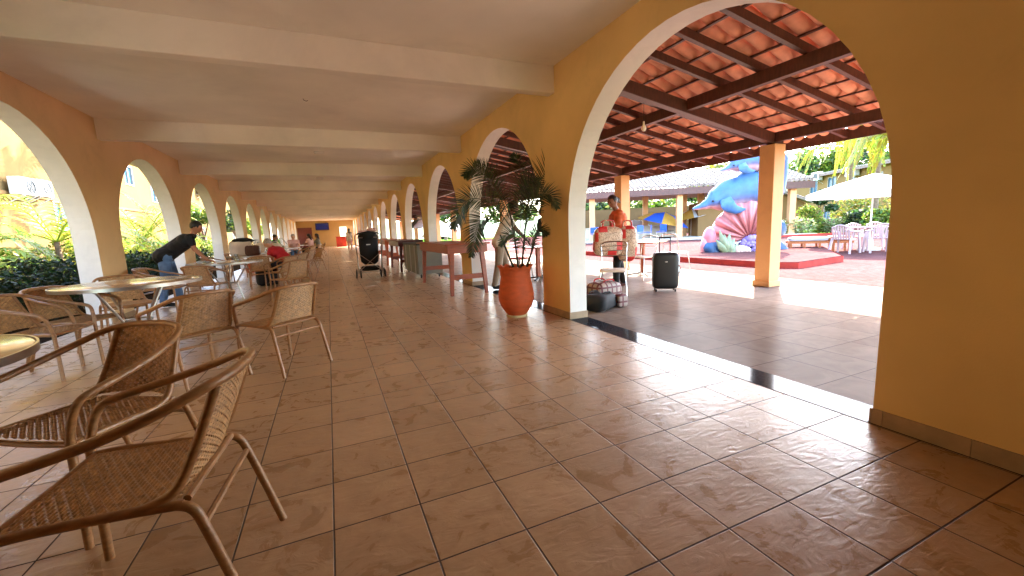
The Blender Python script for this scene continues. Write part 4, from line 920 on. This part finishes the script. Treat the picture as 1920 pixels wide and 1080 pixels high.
# ------------------------------------------------------------------ plaza platform and dolphin statue
b=MB(); pl=[(9.15,14),(9.15,6.25),(9.5,5.82),(11.55,6.02),(15.2,8.6),(15.2,14)]; n=len(pl)
b.add([(x,y,-.05) for x,y in pl]+[(x,y,.13) for x,y in pl],[tuple(range(n))]+[(i,i+n,(i+1)%n+n,(i+1)%n) for i in range(n)]); tag(b.obj('platform_curb',M['redconc'],smooth=False),None,None,None,'structure')
b=MB(); cxp,cyp=12.2,10
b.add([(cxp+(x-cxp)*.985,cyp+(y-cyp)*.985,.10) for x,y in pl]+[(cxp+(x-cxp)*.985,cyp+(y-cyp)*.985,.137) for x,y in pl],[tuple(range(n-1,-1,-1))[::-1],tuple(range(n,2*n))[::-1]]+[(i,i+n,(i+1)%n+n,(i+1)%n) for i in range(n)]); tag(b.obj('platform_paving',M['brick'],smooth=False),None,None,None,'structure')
DS=13.4; base=P(1372,478,DS); base=Vector((base.x,base.y,.137))
vd=Vector((base.x,base.y,0)).normalized(); ru=Vector((vd.y,-vd.x,0)); UP=Vector((0,0,1))
def W(px,py,dd=0): p=P(px,py,DS+dd)-base; return p
stt=empty('dolphin_statue',base,0,'painted statue of two leaping blue dolphins over a pink shell on the red platform','statue')
BL=srgb(58,104,150); BD=srgb(40,76,122); BP=srgb(176,142,146); 
def body(pts,rads,asp=.8,n=22):
    pts2=cr([Vector(p) for p in pts],5); rs_=[]
    for i in range(len(pts2)):
        t=i/(len(pts2)-1)*(len(rads)-1); k=min(int(t),len(rads)-2); f_=t-k; f_=f_*f_*(3-2*f_); rs_.append(rads[k]*(1-f_)+rads[k+1]*f_)
    b=MB(); v=[];c=[]
    for i,p in enumerate(pts2):
        t=(pts2[min(i+1,len(pts2)-1)]-pts2[max(i-1,0)]).normalized(); s=t.cross(vd); s=s.normalized()
        if s.z<0: s=-s
        w_=vd
        for k in range(n):
            a=2*PI*k/n; q=p+s*math.cos(a)*rs_[i]+w_*math.sin(a)*rs_[i]*asp; v.append(q)
            h=math.cos(a); c.append(BL if h>-.35 else (tuple(x*.8+y*.2 for x,y in zip(BD,BP)) if h>-.5 else BP))
            if h>.5: c[-1]=BD if i%7 in(0,) else tuple(x*.9 for x in BL)
            if i>len(pts2)*.74 and len(rads)>6: c[-1]=srgb(62,78,104)
    m=len(pts2); f=[(i*n+k,i*n+(k+1)%n,(i+1)*n+(k+1)%n,(i+1)*n+k) for i in range(m-1) for k in range(n)]+[tuple(range(n)),tuple((m-1)*n+k for k in range(n-1,-1,-1))]
    b.add(v,f,c); return b
def fin_(pts,rads,col,th=.35):
    b=body(pts,rads,asp=th); b.c=[tuple(x*(1.0) for x in col)]*len(b.v); return b
def dolphin(off,sc_,nm,dd):
    q=lambda x,y,z=0: W(off[0]+(x-1298)*sc_,off[1]+(y-392)*sc_,dd+z)
    u=.0173*sc_
    d=body([q(1299,392),q(1312,388),q(1325,383),q(1345,374),q(1375,362),q(1410,358),q(1440,368),q(1456,360),q(1467,332),q(1472,298)],[.035*sc_,.085*sc_,.15*sc_,.38*sc_,.56*sc_,.61*sc_,.44*sc_,.22*sc_,.14*sc_,.09*sc_]).obj(nm,M['dolph'],stt,col=True)
    # snout crease, flippers, dorsal, flukes, eyes
    for s in (-1,1):
        fn=fin_([q(1360,372,s*.38*sc_),q(1366,385,s*.56*sc_),q(1380,393,s*.62*sc_),q(1398,392,s*.66*sc_)],[.16*sc_,.20*sc_,.13*sc_,.03*sc_],BL,.45).obj('flipper',M['dolph'],d,col=True)
        b=MB(); b.ell(q(1337,377,s*.22*sc_),(.045*sc_,.045*sc_,.035*sc_),10,8); b.obj('eye',M['blackp'],d)
    b=fin_([q(1405,340),q(1412,318),q(1428,306)],[.28*sc_,.18*sc_,.03*sc_],BD,.25).obj('dorsal_fin',M['dolph'],d,col=True)
    for s in (-1,1): fin_([q(1472,303),q(1472+s*8,293,s*.25*sc_),q(1474+s*16,290,s*.45*sc_)],[.13*sc_,.15*sc_,.02*sc_],BD,.3).obj('tail_fluke',M['dolph'],d,col=True)
    return d
dolphin((1298,392),1.0,'dolphin',0)
dolphin((1350,320),.66,'dolphin',-.25)
# shell
b=MB(); hinge=W(1405,447,-.3); N1=44; rowv=[];cc=[]
PK=srgb(184,100,96); PK2=srgb(206,130,120)
for i in range(13):
    r_=i/12
    for k in range(N1+1):
        a=R(-12)+R(150)*k/N1; rib=abs(math.sin(k/N1*PI*8)); rad=1.36*r_*(.93+.07*rib)
        wv=W(1405,447,0)-W(1405,447,0)
        p=hinge+(-ru*math.cos(a)*rad*.86+UP*math.sin(a)*rad*.86)-vd*(.42*math.sin(PI*min(1,r_*.92))*(.75+.25*rib))*1.0
        rowv.append(p); cc.append(tuple(x*(.72+.28*rib) for x in (PK if k%2 else PK2)))
back=[p+vd*(.0) for p in rowv]
b.add(rowv,[(i*(N1+1)+k,i*(N1+1)+k+1,(i+1)*(N1+1)+k+1,(i+1)*(N1+1)+k) for i in range(12) for k in range(N1)],cc)
bk=[hinge+vd*.35+(-ru*math.cos(R(-12)+R(150)*k/N1)*1.17+UP*math.sin(R(-12)+R(150)*k/N1)*1.17) for k in range(N1+1)]
n0=12*(N1+1); b.v+= [tuple(p) for p in bk]; b.c+=[PK]*len(bk); m0=13*(N1+1)
b.f+=[(n0+k,n0+k+1,m0+k+1,m0+k) for k in range(N1)]; b.f.append(tuple(m0+k for k in range(N1+1)))
b.obj('shell',M['dolph'],stt,col=True)
rr=random.Random(8)
b=MB()
from mathutils import noise as _nz
for (px,py,r_,z_) in ((1338,468,.34,-.2),(1365,470,.38,.0),(1395,470,.42,.1),(1425,465,.45,.1),(1450,468,.4,.0),(1350,455,.3,.3),(1410,440,.5,.5),(1440,430,.5,.5),(1400,405,.42,.55),(1430,400,.4,.5),(1425,380,.35,.4)):
    c=W(px,py,z_); k0=len(b.v); b.ell(c,(r_,r_,r_*.85),18,12,c=srgb(46,84,122)); 
    for i in range(k0,len(b.v)):
        p=Vector(b.v[i]); b.v[i]=tuple(p+(p-c)*.35*_nz.noise(p*3.1)); b.c[i]=tuple(x*(.7+.6*abs(_nz.noise(p*5))) for x in srgb(50,92,132))
b.v=[(x,y,max(z,-.0)) for x,y,z in b.v]; b.obj('rock',M['dolph'],stt,col=True)
GR=srgb(142,152,112)
for i,(px,py) in enumerate(((1343,450),(1349,432),(1358,440),(1368,438),(1377,447),(1384,458))):
    fin_([W(1364,476,-.55),W((1364+px)/2,(476+py)/2+2,-.62),W(px,py,-.58)],[.05,.10,.02],GR,.4).obj('seaweed_blade',M['dolph'],stt,col=True)
b=MB(); c0=W(1408,463,-.5); 
for k in range(46):
    a=k*.33; r_=.30*math.exp(-k*.035); b.ell(c0+(ru*math.cos(a)+UP*math.sin(a))*r_-vd*.004*k,(.15*math.exp(-k*.03),)*3,10,7,c=srgb(158,136,190) if k%3 else srgb(120,96,160))
b.obj('snail_shell',M['dolph'],stt,col=True)
b=MB()
for k in range(5): c=W(1382+k*5.2,470-2*math.sin(k),-.62); b.ell(c,(.07,.09,.15),10,8,c=srgb(226,190,168))
b.obj('small_shell',M['dolph'],stt,col=True)
b=MB(); c=W(1415,400,-.2)
for k in range(5):
    a=k*2*PI/5+.3; b.tube([c,c+(ru*math.cos(a)+UP*math.sin(a))*.22],[.07,.012],8,c=srgb(232,120,80))
b.obj('starfish',M['dolph'],stt,col=True)
# left coral lump
b=MB(); b.ell(W(1330,452,-.2),(.22,.22,.45),14,10,c=srgb(214,120,124)); b.ell(W(1322,462,-.2),(.15,.15,.3),12,8,c=srgb(220,150,150)); b.obj('coral',M['dolph'],stt,col=True)
# ------------------------------------------------------------------ parasol, plastic furniture, lounger
pz=gd(1634,12.9); par=empty('parasol',pz,0,'big white parasol above the plastic garden table','parasol')
b=MB(); b.tube([(0,0,0),(0,0,2.3)],.022,10); b.obj('pole',M['white'],par)
b=MB(); Rr=1.75; n=8; v=[(0,0,2.36)]
for ring in (.5,1.0):
    for k in range(24):
        a=2*PI*k/24; sc2=1-.035*(1-abs(math.cos(4*a)))*1.5; z_=2.36-.46*ring-(.10*ring*ring)+.0; v.append((Rr*ring*sc2*math.cos(a),Rr*ring*sc2*math.sin(a),z_-(.0 if ring<1 else .0)))
f=[(0,1+k,1+(k+1)%24) for k in range(24)]+[(1+k,25+k,25+(k+1)%24,1+(k+1)%24) for k in range(24)]
b.add(v,f); n0=len(b.v)
for k in range(24): x,y,z_=b.v[25+k]; b.v.append((x,y,z_-.13))
b.f+=[(25+k,n0+k,n0+(k+1)%24,25+(k+1)%24) for k in range(24)]; b.obj('canopy',M['canvas'],par)
for k in range(8):
    a=2*PI*k/8; b=MB(); b.tube([(0,0,1.95),(.8*math.cos(a),.8*math.sin(a),2.12)],.008,5); b.obj('rib',M['alu'],par)
b=MB(); b.lathe([(.3,0),(.3,.06),(.06,.1),(.04,.3)],20); b.obj('base',M['conc'],par)
tz=gd(1630,12.9)
pt=empty('plastic_table',tz,0,'round pale plastic table under the white parasol','table'); b=MB(); b.lathe([(.46,.70),(.49,.71),(.49,.735),(.47,.745),(.03,.745)],32); b.obj('tabletop',M['plast'],pt)
for k in range(4):
    a=k*PI/2+.5; b=MB(); b.tube([(.3*math.cos(a),.3*math.sin(a),.70),(.4*math.cos(a),.4*math.sin(a),0)],[.035,.025],8); b.obj('leg',M['plast'],pt)
def plastic_chair(loc,a,lab):
    o=empty('plastic_armchair',loc,a,lab,'chair','plastic armchairs round the parasol table')
    b=MB(); rbox(b,(-.23,-.22,.40),(.23,.24,.435),.4); b.obj('seat',M['plast'],o)
    b=MB()
    for k in range(7):
        x=-.19+.38*k/6; b.bar((x,-.23-.02*(1-(x/.2)**2),.42),(x*1.08,-.33-.02*(1-(x/.2)**2),.82-.05*(x/.2)**2),.042,.016,up=(0,1,0))
    b.tube(cr([(-.22,-.32,.76),(0,-.36,.84),(.22,-.32,.76)],6),.02,8); b.obj('backrest',M['plast'],o)
    for s in (-1,1):
        b=MB(); b.tube(cr([(s*.22,-.30,.66),(s*.27,-.1,.65),(s*.27,.2,.63),(s*.26,.24,.58)],6),.022,8); b.obj('armrest',M['plast'],o)
        b=MB(); b.bar((s*.25,.22,.62),(s*.28,.27,0),.05,.05); b.obj('leg',M['plast'],o,smooth=False); b=MB(); b.bar((s*.23,-.22,.45),(s*.27,-.34,0),.05,.05); b.obj('leg',M['plast'],o,smooth=False)
def face_to(p,q): d=q-p; return math.atan2(-d.x,d.y)
for px,d_,l in ((1588,12.2,'plastic armchair left of the parasol table, showing its fanned back'),(1652,12.0,'plastic armchair at the right of the parasol table, cut by the arch'),(1640,13.8,'round backed plastic armchair on the far side of the parasol table'),(1612,13.4,'plastic armchair half hidden behind the left one at the parasol table')):
    p=gd(px,d_); plastic_chair(p,face_to(p,tz),l)
ll=gd(1530,13.3); lo=empty('sun_lounger',(ll.x,ll.y,0),math.atan2(ru.y,ru.x),'wooden sun lounger with bright white mattress on the red brick','sun lounger')
b=MB(); rbox(b,(-.72,-.3,.34),(.35,.3,.47),.35); b.obj('mattress',M['canvas'],lo)
b=MB(); v=[(.30,-.3,.34),(.85,-.3,.36),(.85,.3,.36),(.30,.3,.34)]; rbox(b,(.30,-.31,.30),(.95,.31,.50),.6); b.obj('headrest',M['orange'],lo)
b=MB(); b.box((-.75,-.33,.27),(.95,-.29,.335)); b.box((-.75,.29,.27),(.95,.33,.335)); b.obj('side_rail',M['orange'],lo,smooth=False)
for x in (-.66,-.3,.1,.45,.85):
    for s in (-1,1): b=MB(); b.box((x-.03,s*.30-.03,0),(x+.03,s*.30+.03,.269)); b.obj('leg',M['orange'],lo,smooth=False)
# ------------------------------------------------------------------ lawn, hedges and buildings across the plaza
b=MB(); q=[gd(1452,24),gd(1720,24),gd(1800,60),gd(1452,60)]; b.add([(p.x,p.y,.02) for p in q],[(0,1,2,3)]); b.add([(p.x,p.y,-.05) for p in q],[(3,2,1,0)]); tag(b.obj('lawn',M['grass'],smooth=False),None,None,None,'structure')
b=MB(); a,c=gd(1440,23.6),gd(1740,23.6); b.bar(a+UP*.04,c+UP*.04,.25,.14); tag(b.obj('lawn_kerb',M['redconc'],smooth=False),None,None,None,'structure')
def bush(px,d,wpx,h,lab,cols,n=1500,size=.10,seed=1,name='shrub',cat='shrub'):
    r=random.Random(seed); p=gd(px,d); wd=wpx*d/FPX/2; o=empty(name,p,0,lab,cat,'shrubs bordering the lawn across the plaza')
    cs=[((ru.x*t*wd*.7,ru.y*t*wd*.7,h*(.5+.1*r.random())),(wd*.45+.15,wd*.45+.15,h*.5)) for t in (-.8,-.3,.2,.8)]
    b=MB(); leafcloud(b,cs,n,size,cols,r); b.obj('foliage',M['leaf'],o,smooth=False,col=True)
    b=MB()
    for k in range(5): b.tube([(0,0,0),(r.uniform(-.3,.3)*wd,r.uniform(-.3,.3)*wd,h*.6)],[.03,.01],5)
    b.obj('stem',M['bark'],o)
WH=((.32,.36,.14),(.45,.45,.22),(.16,.22,.05))
bush(1490,25.5,60,1.0,'pale variegated shrub against the apricot gable wall',WH,1500,.09,1)
bush(1518,26,34,1.7,'taller yellow green shrub right of the gable wall',HY,1500,.10,2)
bush(1560,26,70,.9,'long low pale hedge below the two storey house',WH,2600,.09,3)
bush(1613,23,44,1.35,'dark rounded bush left of the parasol pole',HG+MG,2600,.10,4)
bush(1660,22,60,1.3,'bright green bush right of the parasol pole',MG+HY,2400,.10,5)
bush(1615,28,90,2.2,'orange flowering shrub under the parasol rim',((.42,.30,.04),(.30,.30,.05),(.16,.2,.04)),2200,.12,6)
tree('young_tree',gd(1537,27),2.9,.75,'small dark leaved tree with two thin trunks before the house',((.03,.07,.02),(.05,.10,.03)),1100,.16,31,trunk=.05)
# two storey house
def house(pa,da,pb2,db,h,lab,wins_,m,name='two_storey_house',roof=True,depth=9):
    A=gd(pa,da);B=gd(pb2,db); u=(B-A); Lg=u.length; u.normalize(); nrm=Vector((u.y,-u.x,0)); 
    if nrm.dot(A)>0: nrm=-nrm
    o=empty(name,A,0,lab,'building'); Mx=Matrix((u,nrm,UP)).transposed()
    hs_=[]
    for (px,z0,z1,wm) in wins_:
        r_=ray(px,400); r2=Vector((r_.x,r_.y,0)); den=r2.x*u.y-r2.y*u.x; t=(A.x*r2.y-A.y*r2.x)/(r2.x*u.y-r2.y*u.x)*1.0
        # solve A+u*s parallel r2
        s=(A.y*r2.x-A.x*r2.y)/(u.x*r2.y-u.y*r2.x); hs_.append((s-wm/2,s+wm/2,z0,z1))
    b=MB(); xs=sorted(set([0,Lg]+[v for q in hs_ for v in q[:2]])); zs=sorted(set([0,h]+[v for q in hs_ for v in q[2:4]]))
    for i in range(len(xs)-1):
        for j in range(len(zs)-1):
            cx_,cz=(xs[i]+xs[i+1])/2,(zs[j]+zs[j+1])/2
            if any(q[0]<cx_<q[1] and q[2]<cz<q[3] for q in hs_): continue
            b.box((xs[i],-.2,zs[j]),(xs[i+1],0,zs[j+1]),Mx)
    b.box((0,-depth,0),(Lg,-.201,h),Mx); b.obj('wall',M[m],o,smooth=False)
    for q in hs_:
        b=MB(); t=.06
        for a_,c_ in (((q[0],-.12,q[2]),(q[0]+t,.02,q[3])),((q[1]-t,-.12,q[2]),(q[1],.02,q[3])),((q[0]+t,-.12,q[2]),(q[1]-t,.05,q[2]+t)),((q[0]+t,-.12,q[3]-t),(q[1]-t,.02,q[3])),(((q[0]+q[1])/2-.03,-.11,q[2]+t),((q[0]+q[1])/2+.03,0,q[3]-t))): b.box(a_,c_,Mx)
        wo=b.obj('window',M['winframe'],o,smooth=False); b=MB(); b.box((q[0]+t,-.09,q[2]+t),(q[1]-t,-.07,q[3]-t),Mx); b.obj('pane',M['glass'],wo,smooth=False)
    if roof:
        b=MB(); ov=.6; rz=lambda y:h+.05+(-y+0)*.14
        for i in range(int((Lg+2*ov)/.28)):
            x=-ov+i*.28; b.tube([Mx@Vector((x,ov,rz(ov)+.06)),Mx@Vector((x,-depth/2,rz(-depth/2)+.06))],.10,6)
        b.box((-ov,-depth/2,0),(Lg+ov,ov,.02),Matrix.Translation(Vector((0,0,0)))@(Mx.to_4x4())@Matrix(((1,0,0,0),(0,1,0,0),(0,-.14,1,h+.08),(0,0,0,1))))
        b.obj('roof',M['tileold'],o)
        b=MB(); b.box((-ov,ov-.04,rz(ov)-.16),(Lg+ov,ov,rz(ov)+.0),Mx); b.obj('fascia',M['darkwood'],o,smooth=False)
    return o,Mx,A,hs_
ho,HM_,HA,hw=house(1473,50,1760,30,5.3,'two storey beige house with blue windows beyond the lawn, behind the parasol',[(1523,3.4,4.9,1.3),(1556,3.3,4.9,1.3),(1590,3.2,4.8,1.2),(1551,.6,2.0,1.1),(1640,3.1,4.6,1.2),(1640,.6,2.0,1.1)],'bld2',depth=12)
def on_house(px,z,off=0):
    r_=ray(px,400); u=HM_.col[0]; s=(HA.y*r_.x-HA.x*r_.y)/(u.x*r_.y-u.y*r_.x); return HA+u*s+UP*z
nr_=HM_.col[1]
ac_unit(on_house(1535,4.75),math.atan2(nr_.y,nr_.x),'air conditioner under the eaves of the two storey house, left one',1.5)
ac_unit(on_house(1601,4.6),math.atan2(nr_.y,nr_.x),'air conditioner under the eaves of the two storey house, right one',1.5)
# low gabled annex
A=gd(1440,29);B=gd(1509,29); u=(B-A).normalized(); nr2=Vector((u.y,-u.x,0)); nr2=nr2 if nr2.dot(A)<0 else -nr2; Lg=(B-A).length
an=empty('gabled_annex',A,0,'low apricot annex with a sloping tiled gable right of the plaza pillar','building'); Mx=Matrix((u,nr2,UP)).transposed()
z0_=1.15+(404-362)/FPX*29; z1_=1.15+(404-380)/FPX*29
v=[(0,0,0),(Lg,0,0),(Lg,0,z1_),(Lg*.35,0,z0_),(0,0,z0_+.3)]; b=MB(); vv=[Mx@Vector(p) for p in v]+[Mx@Vector((p[0],-5,p[2])) for p in v]
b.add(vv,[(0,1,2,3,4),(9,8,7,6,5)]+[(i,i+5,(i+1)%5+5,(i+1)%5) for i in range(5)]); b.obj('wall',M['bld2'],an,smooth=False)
b=MB(); b.bar(Mx@Vector((Lg*.3,.1,z0_+.12)),Mx@Vector((Lg+.3,.1,z1_+.02)),.5,.12)
for i in range(12):
    t=i/11; b.ell(Mx@Vector((Lg*.3+(Lg*.7+.3)*t,.12,z0_+.2+(z1_-z0_-.1)*t)),(.12,.3,.08),8,6)
b.obj('roof_verge',M['tileold'],an)
# pavilion with weathered tiles
PD=26.0; pa_=gd(1068,PD+1.5); pb_=gd(1500,PD-0.5); u=(pb_-pa_).normalized(); nr3=Vector((u.y,-u.x,0)); nr3=nr3 if nr3.dot(pa_)<0 else -nr3; Lg=(pb_-pa_).length
pv=empty('pool_bar_pavilion',pa_,0,'open bar pavilion with a grey weathered tile roof across the plaza','building'); Mx=Matrix((u,nr3,UP)).transposed(); M4=Mx.to_4x4()
ze=3.15; b=MB(); sl_=.30; i=0; DR=9.0
x=-.3
while x<Lg+.3:
    b.tube([Mx@Vector((x,.7,ze+.14)),Mx@Vector((x,-DR*.45,ze+.14+(.7+DR*.45)*sl_))],.105,6); x+=.27
for sgn in (0,):
    b.box((-.4,-DR*.45,0),(Lg+.4,.7,.03),M4@Matrix(((1,0,0,0),(0,1,0,0),(0,-sl_,1,ze+.11+.7*sl_),(0,0,0,1))))
for j in range(10):  # tile lap lines
    yy=.6-j*.45; zz=ze+.14+(.7-yy)*sl_+.085; b.bar(Mx@Vector((-.3,yy,zz)),Mx@Vector((Lg+.3,yy,zz)),.06,.05)
b.obj('roof',M['tileold'],pv)
b=MB(); b.box((-.4,.62,ze-.35),(Lg+.4,.68,ze+.06),Mx); b.obj('fascia',M['darkwood'],pv,smooth=False)
b=MB(); b.box((-.3,-DR,ze-.10),(Lg+.3,.6,ze-.02),Mx); b.obj('ceiling',M['darkwood'],pv,smooth=False)
for k,px in enumerate((1110,1190,1228,1272,1310,1345,1480)):
    r_=ray(px,400); s=(pa_.y*r_.x-pa_.x*r_.y)/(u.x*r_.y-u.y*r_.x)
    for yy in ((0.2,) if k in (0,3,6) else (-3.5,)):
        b=MB(); c=Vector((s,yy,0)); b.box((s-.17,yy-.17,.0),(s+.17,yy+.17,ze-.101),Mx); b.obj('post',M['pillar'],pv,smooth=False)
b=MB(); b.box((0,-3.1,0),(Lg*.55,-2.9,.85),Mx); b.box((0,-3.3,.851),(Lg*.55,-2.7,.93),Mx); b.obj('bar_counter',M['conc'],pv,smooth=False)
b=MB(); b.box((Lg*.60,-3.4,0),(Lg*.78,-1.2,2.3),Mx); b.obj('kiosk_wall',M['bld2'],pv,smooth=False)
b=MB(); b.box((-.5,-4.6,-.02),(Lg+.5,1.0,.10),Mx); b.obj('floor_slab',M['conc'],pv,smooth=False)
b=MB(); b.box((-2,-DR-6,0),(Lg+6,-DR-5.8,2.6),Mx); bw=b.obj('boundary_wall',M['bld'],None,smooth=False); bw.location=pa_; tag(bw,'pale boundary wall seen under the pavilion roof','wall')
for i,(px,d_) in enumerate(((1196,25.6),(1214,25.9),(1240,26),(1180,27),(1255,27.3),(1130,25),(1115,26.2))):
    p=gd(px,d_); o=empty('pool_chair',p,i*.9,['blue chair under the pavilion, first right of the plaza pillar','blue chair under the pavilion, second right of the plaza pillar','blue chair under the pavilion nearest the white pavilion post','dark chair under the pavilion just right of the plaza pillar','dark chair under the pavilion close behind the suitcase handle','blue chair under the pavilion left of the woman\'s head','blue chair at the left end of the pavilion by the white pier'][i],'chair','chairs under the pavilion')
    m='bluep' if i not in (3,4) else 'black'; b=MB(); b.box((-.22,-.22,.52),(.22,.22,.56)); b.obj('seat',M[m],o,smooth=False)
    b=MB(); b.box((-.22,-.24,.60),(.22,-.2,1.0)); b.obj('backrest',M[m],o,smooth=False)
    for x_ in (-.2,.2):
        for y_ in (-.2,.2): b=MB(); b.tube([(x_,y_,.10),(x_,y_,.52)],.018,6); b.obj('leg',M['alu'],o)
def beach_umbrella(px,py,d,lab,ma,mb,rad,tilt):
    p=P(px,py,d); g_=gd(px,d); o=empty('beach_umbrella',g_,0,lab,'parasol'); top=Vector((0,0,p.z)); Q=Matrix.Rotation(tilt,3,vd)
    for q,mm_ in ((0,ma),(1,mb)):
        b=MB()
        for k in range(q,8,2):
            a0,a1=2*PI*k/8,2*PI*(k+1)/8; vs=[top]
            for r_ in (.5,1):
                for a in (a0,(a0+a1)/2,a1): vs.append(top+Q@Vector((rad*r_*math.cos(a),rad*r_*math.sin(a),-.42*rad*r_*r_)))
            b.add(vs,[(0,1,2),(0,2,3),(1,4,5,2),(2,5,6,3)])
        b.obj('panel',M[mm_],o)
    b=MB(); b.tube([(0,0,.1),top],.02,8); b.obj('pole',M['white'],o)
beach_umbrella(1247,398,28,'blue and yellow beach umbrella open under the pavilion','blue','yel',1.7,.25)
beach_umbrella(1296,392,29,'yellow beach umbrella behind the white pavilion post','yel','canvas',1.6,-.2)
beach_umbrella(1190,412,32,'small white umbrella far behind the plaza pillar','canvas','canvas',1.3,0)
beach_umbrella(845,418,30,'white umbrella seen through the third arch behind the child','canvas','canvas',2.2,0)
beach_umbrella(800,408,34,'turquoise umbrella seen through the fourth arch','turq','canvas',2.0,0)
# hill and trees beyond
b=MB(); n=40; m=14; v=[]
for i in range(n+1):
    for j in range(m+1):
        px=700+1300*i/n; d_=62+j*9; hh=(15*math.sin(PI*min(1,max(0,(px-1180)/700))) + 5)*math.sin(PI*.5*j/m)+1.6*_nz.noise(Vector((px*.02,j*.7,0))); p=gd(px,d_); v.append((p.x,p.y,max(hh,-.3)-.1))
b.add(v,[(i*(m+1)+j,i*(m+1)+j+1,(i+1)*(m+1)+j+1,(i+1)*(m+1)+j) for i in range(n) for j in range(m)]); tag(b.obj('hill',M['hill']),None,None,None,'structure')
k=0; tl=['leftmost hillside tree above the pavilion roof','hillside tree above the dolphin','hillside tree right of the dolphin tail','round green tree above the house roof','pale hillside tree above the house','dark hillside tree at the right above the house','big hillside tree by the coconut fronds','hillside tree seen through the fronds','far hillside tree at the right arch edge','distant tree behind the pavilion, left','distant tree behind the pavilion, middle','distant tree behind the second arch','distant tree behind the third arch']
for (px,d_,h,rad) in ((1320,60,8,3.2),(1385,62,8.5,3.2),(1478,66,9.5,3.6),(1498,62,9.8,3.4),(1525,66,11.5,4),(1560,64,12,4),(1592,66,13,4.5),(1622,70,14,5),(1668,66,12,4.5),(1120,55,5,3),(1210,56,5,3.5),(960,50,4.6,3.2),(835,55,5,3.5)):
    tree('hillside_tree',gd(px,d_),h,rad,tl[k],[HG+MG,MG+HY,MG][k%3],1500,.34,60+k,group='trees on the slope behind the plaza',trunk=.2,cl=10); k+=1
# coconut palms
for i,(px,d_,h,fl_,lab) in enumerate(((1700,22,4.9,3.6,'coconut palm with yellow drooping fronds above the parasol'),(1590,32,6.2,4.2,'coconut palm behind the house roof, left of the parasol palm'),(1345,36,4.9,2.4,'palm crown showing just above the pavilion roof near the dolphin'),(1640,27,6.4,4.0,'coconut palm half hidden by the right side of the arch'))):
    palm('coconut_palm',gd(px,d_),h,15,.75,lab,cols=(((.26,.25,.02),(.18,.20,.02)),((.16,.18,.02),(.26,.24,.03)))[i%2],fl=fl_,seed=80+i,nl=52,wid=.085,tr=.14,dr=1.0,sag=.42)
